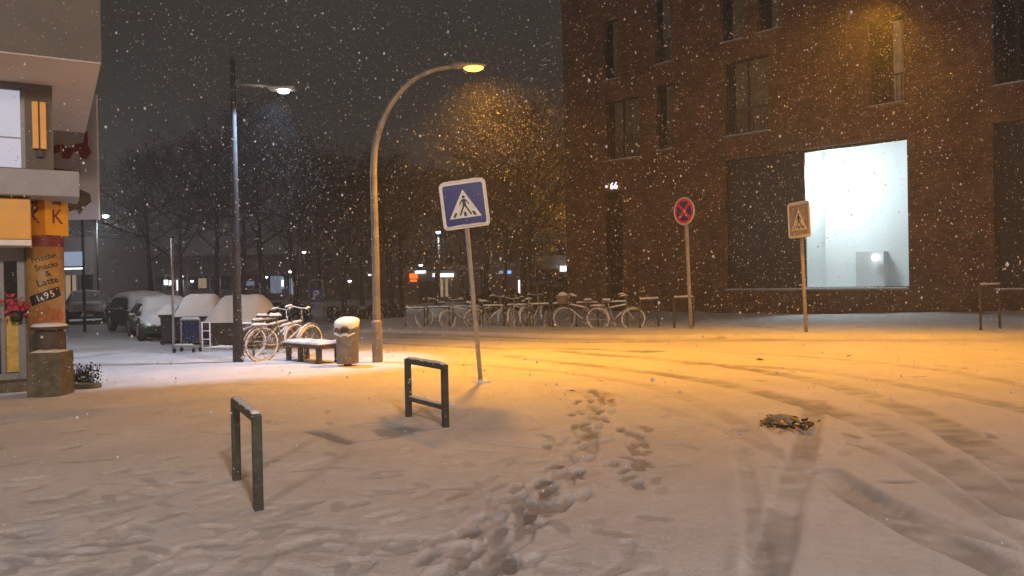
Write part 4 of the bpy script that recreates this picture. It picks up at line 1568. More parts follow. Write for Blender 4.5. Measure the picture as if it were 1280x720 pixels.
for (px, py), rz, lb, ln_ in spots:
    g = G(px, py)
    kq = random.uniform(.92, 1.04)
    clone(bike, (g.x, g.y, 0), 0, lb, BG, rot=(ln_, 0, rz)).scale = (kq, kq, kq * random.uniform(.97, 1.03))

# bicycle stands
RG = 'steel bicycle stands in a row'
xs_ = [(507, 531), (535, 562), (567, 600), (604, 630), (634, 659), (663, 687), (691, 715), (721, 748), (753, 784)]
names = ['at the dark left end of the row', 'beside the hedge end', 'behind the pale round wheel', 'just right of the leaning pole', 'left of the two crowded bicycles',
         'behind the two crowded bicycles', 'between the crowded bicycles and the basket bicycle', 'behind the basket bicycle', 'at the brick building end of the row']
for i, (x0, x1) in enumerate(xs_):
    a_, b_ = G(x0, 411.5), G(x1, 411)
    hoop('bicycle_stand', 'steel bicycle stand with snow on its bar, ' + names[i], RG, a_, b_, Zat(x0, 384.5 - 7.5 * i / 8, a_), .026, None, .045, 'hoop', 100 + i)
a_, b_ = G(317, 446), G(347, 441)
hoop('bicycle_stand', 'steel bicycle stand with snow on its bar beside the white lamp post', RG, a_, b_, Zat(317, 400, a_), .026, None, .05, 'hoop', 120)

# ------------------------------------------------------------------ refuse containers, trolley, rack, post
def container(label, g, w, d, h, ridge, rz, seed, mat='wood'):
    r = thing('refuse_container', label, 'container', g, rz, 'refuse containers by the parked cars')
    b = MB()
    vs = []
    for z_, k_ in ((.10, .88), (h, 1.0)):
        vs += [(w / 2 * k_ * sx_, d / 2 * k_ * sy_, z_) for sx_, sy_ in ((-1, -1), (1, -1), (1, 1), (-1, 1))]
    b.add(vs, [(3, 2, 1, 0), (0, 1, 5, 4), (1, 2, 6, 5), (2, 3, 7, 6), (3, 0, 4, 7), (4, 5, 6, 7)])
    b.build('body', M[mat], r, .03)
    MB().box((0, -d / 2 - .0, h - .04), (w + .06, .05, .08)).build('front_rim', M[mat], r, .01)
    lid = MB()
    prof = [(-w / 2 - .04, h + .002), (w / 2 + .04, h + .002), (w / 2 - .18, ridge - .06), (w / 2 - .4, ridge), (-w / 2 + .4, ridge), (-w / 2 + .18, ridge - .06)]
    prof = [(-d / 2 - .05, h + .002), (d / 2 + .05, h + .002), (d / 2 + .05, ridge), (d * .1, ridge - .02)]
    n = 8
    vs, fs = [], []
    for i in range(n + 1):
        t_ = i / n
        sh_ = .86 if i in (0, n) else 1
        for yy, zz in prof:
            vs.append((-w / 2 - .03 + (w + .06) * t_, yy * (sh_ * .1 + .9), h + (zz - h) * (.45 if i in (0, n) else (.85 if i in (1, n - 1) else 1))))
    for i in range(n):
        for j in range(4):
            fs.append((4 * i + j, 4 * i + 4 + j, 4 * i + 4 + (j + 1) % 4, 4 * i + (j + 1) % 4))
    fs += [(0, 1, 2, 3), tuple(4 * n + j for j in (3, 2, 1, 0))]
    lid.add(vs, fs).build('lid', M['black'], r, .02)
    sn = MB()
    rr = random.Random(seed)
    nx, ny = 14, 10
    vs, fs = [], []
    for i in range(nx + 1):
        for j in range(ny + 1):
            t_, s_ = i / nx, j / ny
            xx = -w / 2 - .06 + (w + .12) * t_
            yy = -d / 2 - .09 + (d + .16) * s_
            e_ = min(t_, 1 - t_) * 6
            k_ = min(1, .45 + .55 * min(1, e_ * .9))
            yk = (yy + d / 2) / (d * .6)
            zz = h + (ridge - h) * min(1, max(0, yk)) * k_
            edge = i in (0, nx) or j in (0, ny)
            vs.append((xx, yy, zz + (-.01 if edge else .085 + rr.uniform(-.02, .02))))
    for i in range(nx):
        for j in range(ny):
            a = i * (ny + 1) + j
            fs.append((a, a + ny + 1, a + ny + 2, a + 1))
    sn.add(vs, fs, True).build('snow_cover', M['snow'], r)
    for sx_ in (-1, 1):
        for sy_ in (-1, 1):
            wh = MB()
            wh.tube([(sx_ * w * .36, sy_ * d * .33 - .03, .075), (sx_ * w * .36, sy_ * d * .33 + .03, .075)], .075, 12)
            wh.build('wheel', M['rubber'], r)
    return r


g = G(289, 437)
zr_ = Zat(280, 371, g) - .06
container('dark refuse container with a thick snow-covered sloping lid beside the white lamp post', (g.x, g.y + .62, 0), 1.28, .98, Zat(280, 402, g) - .02, zr_, R(-4), 1)
g = G(232, 434)
container('refuse container with a snowy lid partly behind the blue trolley', (g.x - .02, g.y + .95, 0), .95, .95, Zat(232, 396, g), Zat(235, 373, g), R(8), 2)
g = G(205, 432)
container('narrow grey-green container at the left end next to the green car', (g.x, g.y + .4, 0), .34, .7, Zat(204, 393, g), Zat(204, 386, g), R(10), 3, 'hoop')
g = G(236, 440)
tr = thing('hand_trolley', 'small trolley with a dark blue panel and snow on its rails', 'trolley', (g.x, g.y + .12, 0), R(-6))
zt_, w_ = Zat(236, 400, g), 25 / F * g.y
for sx_ in (-1, 1):
    MB().tube([(sx_ * w_ / 2, 0, .06), (sx_ * w_ / 2, 0, zt_)], .016, 8).build('upright', M['galv'], tr)
    MB().tube([(sx_ * w_ / 2, 0, .16), (sx_ * w_ / 2, -.32, .16)], .016, 8).build('side_rail', M['galv'], tr)
    MB().tube([(sx_ * w_ / 2 - .02, -.3, .05), (sx_ * w_ / 2 + .02, -.3, .05)], .05, 10).build('wheel', M['rubber'], tr)
    MB().tube([(sx_ * w_ / 2 - .02, .0, .05), (sx_ * w_ / 2 + .02, .0, .05)], .05, 10).build('wheel', M['rubber'], tr)
MB().tube([(-w_ / 2, -.32, .16), (w_ / 2, -.32, .16)], .016, 8).build('front_rail', M['galv'], tr)
MB().box((0, 0, zt_ * .62), (w_ - .05, .02, zt_ * .62)).build('panel', M['blue_panel'], tr, .004)
MB().tube([(-w_ / 2, 0, zt_), (w_ / 2, 0, zt_)], .018, 8).build('handle', M['galv'], tr)
MB().strip([(-w_ / 2, 0, zt_ + .012), (w_ / 2, 0, zt_ + .012)], .08, .05, 141).build('snow_strip', M['snow'], tr)
MB().strip([(-w_ / 2, -.32, .172), (w_ / 2, -.32, .172)], .06, .04, 142).build('snow_strip', M['snow'], tr)
g = G(258, 440)
lf = thing('metal_rack', 'pale metal rack with two uprights and a snowy bottom rail before the container', 'rack', (g.x, g.y, 0), R(-4))
zt_, w_ = Zat(258, 402, g), 10 / F * g.y
for sx_ in (-1, 1):
    MB().tube([(sx_ * w_ / 2, 0, -.05), (sx_ * w_ / 2, 0, zt_)], .016, 8).build('upright', M['white_sign'], lf)
for k in range(4):
    MB().tube([(-w_ / 2, 0, .1 + k * (zt_ - .12) / 3), (w_ / 2, 0, .1 + k * (zt_ - .12) / 3)], .012, 6).build('rung', M['white_sign'], lf)
MB().tube([(w_ / 2, 0, .08), (w_ / 2 + .62, .03, .08)], .02, 8).build('bottom_rail', M['galv'], lf)
MB().strip([(w_ / 2, 0, .095), (w_ / 2 + .62, .03, .095)], .07, .05, 143).build('snow_strip', M['snow'], lf)
g = G(217, 441)
ps_ = thing('steel_post', 'thin pale steel post without a sign left of the blue trolley', 'post', g)
tpp = P(215, 297, g.y)
MB().tube([(0, 0, -.2), (tpp.x - g.x, 0, tpp.z)], .030, 10).build('post', M['galv'], ps_)
MB().lathe([(.032, -.01), (.038, .0), (.034, .03), (.01, .035)], 10, (tpp.x - g.x, 0, tpp.z)).build('cap', M['black'], ps_)
# bus-stop like post with a pale lit sign
g = G(106, 415)
sp_ = thing('light_sign', 'pale blue lit box sign on a dark post in the side street', 'sign', g)
MB().tube([(0, 0, -.2), (0, 0, Zat(104, 268, g))], [.055, .045], 8).build('post', M['dark_pole'], sp_)
q0, q1 = P(81, 315, g.y), P(104, 332, g.y)
bxx = MB().box(((q0.x + q1.x) / 2 - g.x, 0, (q0.z + q1.z) / 2), (q1.x - q0.x, .16, q0.z - q1.z)).build('light_box', M['lit_bluewhite'], sp_, .01)
MB().box(((q0.x + q1.x) / 2 - g.x, 0, q1.z - .1), (q1.x - q0.x, .1, .05)).build('light_strip', M['lit_white'], bxx)

# ------------------------------------------------------------------ cars
def make_car(label, loc, rz, paint, h=1.55, Lc=4.2, hood=True, snow=.09, name='parked_car'):
    r = thing(name, label, 'car', loc, rz, 'snowed-in parked cars')
    k = h / 1.55
    # x, half width, belt z, roof z, roof half width
    st = [(-.5, .70, .72, .80, .62), (-.485, .80, .86, 1.02, .66), (-.45, .86, .95, 1.42, .62), (-.35, .88, .96, 1.52, .62), (-.1, .88, .95, 1.55, .62),
          (.06, .88, .94, 1.50, .60), (.20, .88, .93, 1.02, .70), (.32, .87, .90, .95, .70), (.43, .84, .82, .87, .66), (.485, .76, .68, .72, .60), (.5, .66, .58, .62, .5)]
    secs = []
    for t_, w_, zb_, zr, rw in st:
        zb_, zr = zb_ * k, zr * k
        secs.append([(t_ * Lc, y_, z_) for y_, z_ in ((-w_ * .9, .22), (-w_, .36), (-w_, zb_ - .12), (-w_ * .97, zb_), (-rw, zr - .04), (-rw * .75, zr),
                                                      (0, zr + .03), (rw * .75, zr), (rw, zr - .04), (w_ * .97, zb_), (w_, zb_ - .12), (w_, .36), (w_ * .9, .22))])
    b = MB()
    n = 13
    vs = [p for s_ in secs for p in s_]
    fs = [(i * n + j, i * n + (j + 1) % n, (i + 1) * n + (j + 1) % n, (i + 1) * n + j) for i in range(len(st) - 1) for j in range(n)]
    fs += [tuple(range(n))[::-1], tuple((len(st) - 1) * n + j for j in range(n))]
    b.add(vs, fs, True)
    b.build('body', M[paint], r)
    # glass
    for s_, jj in ((-1, (3, 4)), (1, (9, 8))):
        g_ = MB()
        vs, fs = [], []
        ii = [2, 3, 4, 5, 6]
        for i in ii:
            lo, hi = Vector(secs[i][jj[0]]), Vector(secs[i][jj[1]])
            if i == 6:
                hi = lo.lerp(hi, .5)
            vs += [lo.lerp(hi, .12) + Vector((0, s_ * .012, 0)), lo.lerp(hi, .9) + Vector((0, s_ * .012, 0))]
        fs = [(2 * i, 2 * i + 2, 2 * i + 3, 2 * i + 1) for i in range(len(ii) - 1)]
        g_.add(vs, fs).build('side_window', M['car_glass'], r)
        MB().box((.17 * Lc, s_ * .98, .98 * k), (.12, .16, .12)).build('mirror', M[paint], r, .03)
    ws = MB()
    A = [Vector(secs[5][j]).lerp(Vector(secs[6][j]), .06) + Vector((.01, 0, .012)) for j in (4, 5, 6, 7, 8)]
    B = [Vector(secs[5][j]).lerp(Vector(secs[6][j]), .92) + Vector((.01, 0, .012)) for j in (4, 5, 6, 7, 8)]
    ws.add(A + B, [(j, j + 1, j + 6, j + 5) for j in range(4)], True).build('windscreen', M['car_glass'], r)
    for x_ in (-.3 * Lc, .31 * Lc):
        for s_ in (-1, 1):
            ty = moved(MB().lathe([(.16, -.1), (.30, -.1), (.33, -.06), (.33, .06), (.30, .1), (.16, .1)], 22), Matrix.Translation((x_, s_ * .80, .33)) @ Matrix.Rotation(R(90), 4, 'X'))
            wl = ty.build('wheel', M['rubber'], r)
            moved(MB().lathe([(.05, -.103), (.2, -.103), (.2, .103), (.05, .103)], 14), Matrix.Translation((x_, s_ * .80, .33)) @ Matrix.Rotation(R(90), 4, 'X')).build('rim', M['chrome'], wl)
    for s_ in (-1, 1):
        MB().lathe([(.02, -.05), (.1, -.03), (.12, 0), (.1, .03), (.02, .05)], 12, (.475 * Lc, s_ * .56, .60 * k)).build('headlight', M['chrome'], r)
        MB().box((-.49 * Lc, s_ * .6, .78 * k), (.06, .16, .2)).build('tail_light', M['red_sign'], r, .01)
    MB().box((.497 * Lc, 0, .34), (.12, 1.45, .18)).build('bumper', M['black'], r, .03)
    MB().box((.5 * Lc + .02, 0, .5 * k), (.03, .9, .12)).build('grille', M['black'], r, .01)
    MB().box((.515 * Lc + .03, 0, .38), (.02, .5, .11)).build('number_plate', M['white_sign'], r)
    # snow over roof, bonnet, windscreen
    sn = MB()
    rr = random.Random(hash(label) % 1000)
    vs, fs = [], []
    m = 0
    for i in range(1, len(st) - 1):
        for q_ in range(3 if i < len(st) - 2 else 1):
            f_ = q_ / 3
            row = []
            for j, dz in ((4, -.03), (4, snow * .8), (5, snow), (6, snow * 1.05), (7, snow), (8, snow * .8), (8, -.03)):
                p = Vector(secs[i][j]).lerp(Vector(secs[i + 1][j]), f_)
                row.append(p + Vector((0, 0, dz + (rr.uniform(-.015, .015) if dz > 0 else 0))))
            vs += row
            m += 1
    fs = [(i * 7 + j, i * 7 + j + 1, (i + 1) * 7 + j + 1, (i + 1) * 7 + j) for i in range(m - 1) for j in range(6)]
    fs += [tuple(range(7))[::-1], tuple((m - 1) * 7 + j for j in range(7))]
    sn.add(vs, fs, True).build('snow_cover', M['snow'], r)
    return r


gA = G(160, 418)
gB = G(190, 425)
make_car('dark parked car with snow on roof and bonnet and a dark side window', (gA.x - .15, gA.y + 1.6, 0), R(-50), 'car_dark', 1.30, 4.2, snow=.10)
make_car('green parked car almost wholly buried in snow', (gB.x - .15, gB.y + 1.2, 0), R(-58), 'car_green', 1.14, 3.9, snow=.12)
gD = P(108, 412, 36)
make_car('far dark parked car at the end of the snowy side street', (gD.x, 36, 0), R(-60), 'car_dark', 1.4, 4.2)

# ------------------------------------------------------------------ leaf pile in the road
gl2 = G(981, 531)
lp = thing('leaf_pile', 'small heap of wet dark leaves lying on the snowy road', 'leaves', gl2)
rr = random.Random(12)
hp_ = MB()
vs, fs = [], []
for i in range(7):
    for k in range(18):
        a = 2 * math.pi * k / 18
        q = (i + .0) / 6
        rad = .15 * q * (1 + .25 * math.sin(3 * a) + rr.uniform(-.1, .1))
        vs.append((rad * math.cos(a) * 1.25, rad * math.sin(a) + .07, .09 * (1 - q * q) + rr.uniform(-.008, .008)))
fs = [(i * 18 + k, (i + 1) * 18 + k, (i + 1) * 18 + (k + 1) % 18, i * 18 + (k + 1) % 18) for i in range(6) for k in range(18)]
hp_.add(vs, fs, True).build('slush', pbr('grey_slush', (.26, .24, .22), .3, 14, .7, 0, .4), lp)


def lf_pos(r):
    a = r.random() * 6.28
    q = abs(r.gauss(.13, .05))
    return (q * math.cos(a) * 1.25 + .02, q * math.sin(a) * 1.5 - .06, r.uniform(.005, .07) * (1.2 - q * 2))


leaf_cloud(110, lf_pos, .075, rr, .9).build('leaf', pbr('wet_fallen_leaf', (.045, .03, .014), .6, 14, .4, 0, 0, wear=(.16, .12, .02)), lp)
lone = random.Random(3)
for i, (px, py, lb) in enumerate(((1062, 447, 'dark fallen leaf in the orange light, nearest the far pole'), (950, 452, 'dark fallen leaf on the road above the leaf heap'), (715, 492, 'dark fallen leaf beside the start of the footprints'),
                                  (1010, 541, 'dark fallen leaf just right of the leaf heap'))):
    g = G(px, py)
    leaf_cloud(1, lambda r: (0, 0, .02), .13, lone, .9).build('fallen_leaf', M['leaf'])
    o = [x for x in col.objects if x.name.startswith('fallen_leaf')][-1]
    o.location = (g.x, g.y, .015)
    tag(o, lb, 'leaf', 'fallen leaves on the road')


# ------------------------------------------------------------------ trees
def gen_tree(seed, H, clear, spread, nleaf, leafsize, leafmat, twigs=True):
    rr = random.Random(seed)
    tr_, tw = MB(), MB()
    tips = []

    def grow(p, d, L_, r_, lev):
        pts, rs = [p], [r_]
        n = 3
        for i in range(n):
            d = (d + Vector((rr.gauss(0, .16), rr.gauss(0, .16), rr.gauss(.05, .1)))).normalized()
            p = p + d * L_ / n
            pts.append(p)
            rs.append(r_ * (1 - .5 * (i + 1) / n))
        (tr_ if lev < 3 else tw).tube(pts, rs, 7 if lev < 2 else (4 if lev < 3 else 3), cap=False)
        if lev >= 3:
            tips.extend(pts[1:])
        if lev >= 4:
            return
        kids = (5, 5, 4, 4)[lev - 1] if lev else 0
        for k in range(kids):
            t_ = rr.uniform(.3, 1)
            q = pts[0].lerp(pts[-1], t_)
            nd = (d + Vector((rr.gauss(0, .75), rr.gauss(0, .75), rr.gauss(.15, .4)))).normalized()
            grow(q, nd, L_ * rr.uniform(.5, .72), r_ * .45, lev + 1)

    base_r = .012 * H + .03
    bend = Vector((rr.gauss(0, .12), rr.gauss(0, .12), 0))
    spine = [Vector((0, 0, -.3)), Vector((0, 0, clear * .5)) + bend * .3, Vector((0, 0, clear)) + bend, Vector((0, 0, H * .62)) + bend * 1.6, Vector((0, 0, H * .93)) + bend * 2]
    tr_.tube(spine, [base_r * 1.25, base_r, base_r * .85, base_r * .5, base_r * .15], 9, cap=False)
    nl = 15
    for i in range(nl):
        t_ = i / (nl - 1)
        z_ = clear + (H * .88 - clear) * t_
        a = i * 2.4 + rr.uniform(-.4, .4)
        out = spread * (.55 + .55 * math.sin(math.pi * min(1, t_ * .85 + .15))) * (1 - .35 * t_)
        c = Vector((0, 0, z_)) + bend * (1 + t_)
        d = Vector((math.cos(a), math.sin(a), rr.uniform(.25, .7) + .5 * t_)).normalized()
        grow(c, d, out, base_r * .42 * (1 - .5 * t_), 1)
    lv = MB()
    if nleaf:
        vs, fs = [], []
        for i in range(nleaf):
            p = rr.choice(tips) + Vector((rr.gauss(0, .12), rr.gauss(0, .12), rr.gauss(-.03, .12)))
            q = Euler((rr.random() * 6.28, rr.random() * 6.28, rr.random() * 6.28)).to_matrix()
            s_ = leafsize * rr.uniform(.6, 1.5)
            o = len(vs)
            vs += [p + q @ Vector(v_) * s_ for v_ in ((-.5, 0, 0), (0, -.32, .06), (.5, 0, 0), (0, .32, .06))]
            fs.append((o, o + 1, o + 2, o + 3))
        lv.add(vs, fs)
    return tr_, tw, lv


def make_tree(name, seed, H, clear, spread, nleaf, leafsize, leafmat, twmat):
    t_, w_, l_ = gen_tree(seed, H, clear, spread, nleaf, leafsize, leafmat)
    r = thing(name, 'tree', 'tree', (0, 0, 0), 0, 'trees in the park behind the square')
    tk = t_.build('trunk', M['bark'], r)
    crown = l_.build('crown', M[leafmat], r) if nleaf else None
    w_.build('twigs' if False else 'twig_mass', M[twmat], crown or tk)
    return r


protos = [make_tree('park_tree', 11, 8.2, 2.9, 2.9, 3400, .085, 'leaf', 'twig'),
          make_tree('park_tree', 23, 8.2, 3.1, 2.6, 2800, .085, 'leaf', 'twig'),
          make_tree('park_tree', 37, 8.2, 2.6, 3.1, 3600, .085, 'leaf', 'twig'),
          make_tree('park_tree', 51, 8.2, 2.8, 2.7, 500, .08, 'leaf', 'twig')]
TR = [  # pixel x, distance, prototype, height, label
    (330, 37, 0, 10.0, 'dark leafy tree just right of the white lamp post'),
    (270, 41, 1, 9.6, 'dark leafy tree behind the snowy container lids'),
    (226, 45, 2, 9.6, 'dark leafy tree right of the thin pale post'),
    (190, 40, 0, 8.4, 'dark tree behind the snowed-in cars'),
    (304, 48, 2, 10.0, 'tree whose trunk is half hidden by the white lamp post'),
    (372, 34, 1, 8.0, 'dark tree left of the parking sign above the bicycles'),
    (430, 43, 2, 8.4, 'tree above the hedge between parking sign and arched lamp'),
    (452, 56, 0, 9.0, 'slim tree far behind the arched lamp post'),
    (490, 35, 1, 7.4, 'dark trunked tree just right of the arched lamp post'),
    (502, 40, 2, 7.6, 'dark tree just left of the orange shop sign'),
    (545, 52, 0, 8.6, 'tree behind the bicycle rack beneath the small white park lamp'),
    (606, 33, 3, 7.2, 'thin twiggy tree directly behind the leaning sign pole'),
    (655, 31, 3, 8.8, 'left one of twin bare trunks near the brick building'),
    (667, 33, 3, 8.6, 'right one of twin bare trunks near the brick building'),
    (578, 58, 2, 8.4, 'far tree left of the leaning sign pole'),
    (402, 60, 0, 9.0, 'far tree behind the parking sign'),
    (157, 66, 2, 9.0, 'far tree above the dark parked car'),
    (630, 50, 3, 9.0, 'twiggy tree below the blue lit shop sign'),
]
used = set()
for i, (px, Y, k, H, lb) in enumerate(TR):
    p = P(px, 360, Y)
    if k not in used:
        o = protos[k]
        used.add(k)
    else:
        o = copy_tree(protos[k])
    o.location = (p.x, Y, -.05)
    o.rotation_euler = (0, 0, i * 2.13)
    o.scale = (H / 8.2 * random.uniform(.95, 1.15),) * 2 + (H / 8.2,)
    o['label'] = lb
p = P(722, 360, 43)
yt = make_tree('park_tree', 77, 8.2, 2.2, 3.2, 4200, .2, 'yleaf', 'twig')
yt.location = (p.x - .2, 43, 0)
yt['label'] = 'yellow-leaved tree lit by a street lamp behind the brick corner'

# hedges
def hedge(x0, x1, Y, h, d, label, seed):
    a, c = P(x0, 380, Y), P(x1, 380, Y)
    w = c.x - a.x
    r = thing('hedge', label, 'hedge', ((a.x + c.x) / 2, Y, 0), 0, 'hedges along the park')
    rr = random.Random(seed)
    n = int(w * h * d * 1500)
    def f(q):
        u = q.uniform(-1, 1)
        hh = h * (.85 + .15 * math.sin(u * 7 + seed)) 
        e_ = q.choice((0, 1, 2))
        if e_ == 0:
            return (u * w / 2, q.uniform(-.5, .5) * d, hh * (1 - abs(q.gauss(0, .08))))
        if e_ == 1:
            return (u * w / 2, -d / 2 + abs(q.gauss(0, .08)), q.uniform(0, hh))
        return (u * w / 2, q.uniform(-.5, .5) * d, q.uniform(0, hh))
    leaf_cloud(n, f, .13, rr).build('foliage', M['hedge'], r)
    s_ = MB()
    for i in range(int(w / .5) + 2):
        xx = -w / 2 + w * (i + .5) / (int(w / .5) + 2)
        s_.tube([(xx, 0, -.1), (xx + rr.gauss(0, .1), rr.gauss(0, .1), h * .8)], [.03, .01], 5)
    s_.build('stem', M['bark'], r)


hedge(410, 466, 31.5, .62, .9, 'low dark hedge between the litter bin and the arched lamp', 1)
hedge(478, 506, 32.5, .7, .9, 'short dark hedge just right of the arched lamp post', 2)
hedge(584, 650, 37, 1.15, 1.0, 'dark hedge behind the bicycle rack', 3)
hedge(674, 712, 37, 1.9, 1.2, 'tall dark hedge against the corner of the brick building', 4)
hedge(330, 388, 33, .8, .9, 'dark hedge behind the snow-laden bicycles', 5)

# ------------------------------------------------------------------ far buildings
def far_building(name, label, x0, x1, Y, ytop, mat, depth=12, rows=0, cols=0, winmat='win_glass', roof=True, zb=0, group=None, lit=(), wz=(1.4, .9), first=3.6, step=3.0):
    a, c = P(x0, 350, Y), P(x1, 350, Y)
    xm = (x0 + x1) / 2
    H = P(xm, ytop, Y).z
    r = thing(name, label, 'building', ((a.x + c.x) / 2, Y, 0), 0, group)
    w = c.x - a.x
    hs_ = []
    for i in range(rows):
        for j in range(cols):
            zc_ = first + i * step
            if zc_ + wz[0] / 2 > H - .3:
                continue
            xc = -w / 2 + w * (j + .5) / cols
            hs_.append((xc - wz[1] / 2, zc_ - wz[0] / 2, xc + wz[1] / 2, zc_ + wz[0] / 2))
    wb_ = holed_wall(-w / 2, w / 2, -.3, H, hs_, .25)
    wb_.add([(-w / 2, 0, -.3), (-w / 2, depth, -.3), (-w / 2, depth, H), (-w / 2, 0, H), (w / 2, 0, -.3), (w / 2, depth, -.3), (w / 2, depth, H), (w / 2, 0, H)],
            [(0, 1, 2, 3), (4, 7, 6, 5), (1, 5, 6, 2)])
    wb_.build('wall', mat, r)
    for q, h_ in enumerate(hs_):
        f_ = MB().box(((h_[0] + h_[2]) / 2, .2, (h_[1] + h_[3]) / 2), (h_[2] - h_[0] - .01, .06, h_[3] - h_[1] - .01)).build('window', M['lit_warm'] if q in lit else M[winmat], r)
        MB().box(((h_[0] + h_[2]) / 2, .15, (h_[1] + h_[3]) / 2), (.07, .06, h_[3] - h_[1] - .01)).build('frame', M['win_frame'], f_)
    if roof:
        MB().box((0, depth / 2, H + .16), (w + .5, depth + .5, .3)).build('roof', M['snowy_metal'], r)
    return r, H, w


def sign_on(r, Y, x0, y0, x1, y1, mat, name='sign', off=.12):
    a, c = P(x0, y0, Y - off), P(x1, y1, Y - off)
    return MB().box(((a.x + c.x) / 2 - r.location.x, -off, (a.z + c.z) / 2), (c.x - a.x, .12, a.z - c.z)).build(name, M[mat], r)


rA, HA, _ = far_building('apartment_block', 'long dark apartment block behind the park trees', 372, 800, 88, 214, M['far_wall'], 14, 4, 17, lit=(), first=4.6, step=2.9)
rB, HB, _ = far_building('market_hall', 'long low rosy hall with small lights at the far side of the park', 96, 372, 92, 323, M['far_wall2'], 12, 1, 20, first=2.2, wz=(1.6, 1.2))
for (x0, y0, x1, y1, m_) in ((205, 350, 210, 356, 'lit_white'), (212, 350.5, 217, 356.5, 'lit_white'), (221, 350, 229, 363, 'lit_white'),
                             (350, 346, 355, 361, 'lit_bluewhite'), (352, 350, 354.5, 358, 'lit_white'), (362, 348, 367, 368, 'lit_bluewhite'), (338, 345, 352, 366, 'lit_cool')):
    sign_on(rB, 92, x0, y0, x1, y1, m_, 'lit_pane', .12 if m_ != 'lit_white' else .2)
rC, HC, _ = far_building('shop_pavilion', 'low dark shop pavilion with orange and white lit signs', 497, 600, 58, 338, M['far_wall'], 8, 0, 0)
for a4 in ((512, 342, 522, 348, 'lit_orange'), (512.5, 349.5, 521, 352, 'lit_orange'), (519, 338.5, 532, 341.5, 'lit_white'), (541, 342, 546, 346, 'lit_white'), (550, 342, 567, 346, 'lit_white'),
           (550, 349, 554, 371, 'lit_warm'), (556.5, 349, 560, 371, 'lit_warm')):
    sign_on(rC, 58, *a4, 'lit_sign')
sign_on(rC, 58, 523, 352, 547, 380, 'wood', 'shutter')
rD, HD, _ = far_building('shop_pavilion', 'low dark shop pavilion with a blue lit sign', 602, 664, 60, 333, M['far_wall'], 8, 0, 0)
for a4 in ((624, 338.5, 629, 342, 'lit_bluewhite'), (630, 338.5, 639, 342, 'lit_blue'), (606, 343, 614, 345, 'lit_warm')):
    sign_on(rD, 60, *a4, 'lit_sign')
g5 = P(652, 350, 56)
lk = thing('advert_pillar', 'pale pink lit advertising panel between the twin trunks', 'sign', (g5.x, 56, 0))
MB().box((0, 0, .5), (.5, .3, 1.1)).build('base', M['far_wall'], lk)
q0, q1 = P(647.5, 350, 56), P(657, 367, 56)
fp = MB().box(((q0.x + q1.x) / 2 - g5.x, 0, (q0.z + q1.z) / 2), (q1.x - q0.x, .3, q0.z - q1.z)).build('panel', M['lit_pink'], lk)
MB().box(((q0.x + q1.x) / 2 - g5.x + .05, -.16, q1.z + .45), (.34, .04, .9)).build('poster', M['wood'], fp)
rE, HE, _ = far_building('white_house', 'pale house with small windows behind the yellow-leaved tree', 667, 790, 64, 270, M['far_pale'], 8, 2, 9, first=4.3, step=2.6, wz=(1.2, .8))
sign_on(rE, 64, 668, 337, 720, 351, 'far_wall', 'awning', .6)
sign_on(rE, 64, 700, 332.5, 712.5, 339, 'lit_white', 'lit_sign', .75)
rF, HF, _ = far_building('side_street_house', 'tan two-storey house along the side street behind the lit box sign', 40, 116, 46, 296, M['far_wall2'], 8, 1, 4, first=1.7, wz=(1.5, 1.1), lit=(2,))
for px_, py_, Y_, lb_ in ((240, 352, 66, 'small white lamp between two trunks right of the pair of lit panes'), (333, 347, 68, 'small white lamp low behind the tree beside the white lamp post'),
                          (437, 352, 64, 'small white lamp low in the park left of the arched lamp'), (462, 344, 74, 'faint white lamp just left of the arched lamp post'), (590, 346, 66, 'small white lamp just left of the leaning sign pole')):
    small_lamp(px_, py_, Y_, lb_, lensr=.13)
for a4 in ((100, 340, 108, 352, 'lit_warm'), (248, 348, 258, 360, 'lit_warm'), (268, 350, 274, 358, 'lit_white'), (296, 352, 318, 357, 'lit_cool')):
    sign_on(rB, 92, *a4, 'lit_pane')
# bright lamps in front of the hall
g6 = P(187, 357, 60)
tl_ = thing('lit_globe', 'bright round white light above the snowed-in green car', 'lamp', (g6.x, 60, 0))
MB().tube([(0, 0, -.2), (0, 0, g6.z - .2)], .05, 8).build('pole', M['dark_pole'], tl_)
MB().lathe([(.05, -.24), (.19, -.16), (.25, 0), (.19, .16), (.05, .24)], 14, (0, 0, g6.z)).build('globe', M['far_led'], tl_)
g7 = P(157, 363, 55)
tf = thing('traffic_light', 'small red signal light above the roof of the dark parked car', 'traffic light', (g7.x, 55, 0))
MB().tube([(0, 0, -.2), (0, 0, g7.z + .5)], .05, 8).build('pole', M['dark_pole'], tf)
MB().box((0, -.08, g7.z - .1), (.36, .2, .95)).build('housing', M['black'], tf)
MB().prism(circle(.14, 14, 0, g7.z + .15), -.22, -.18).build('red_lamp', M['lit_red'], tf)
MB().prism(circle(.14, 14, 0, g7.z - .28), -.22, -.18).build('lower_lamp', M['lit_red'], tf)
g8 = P(289, 361, 24)

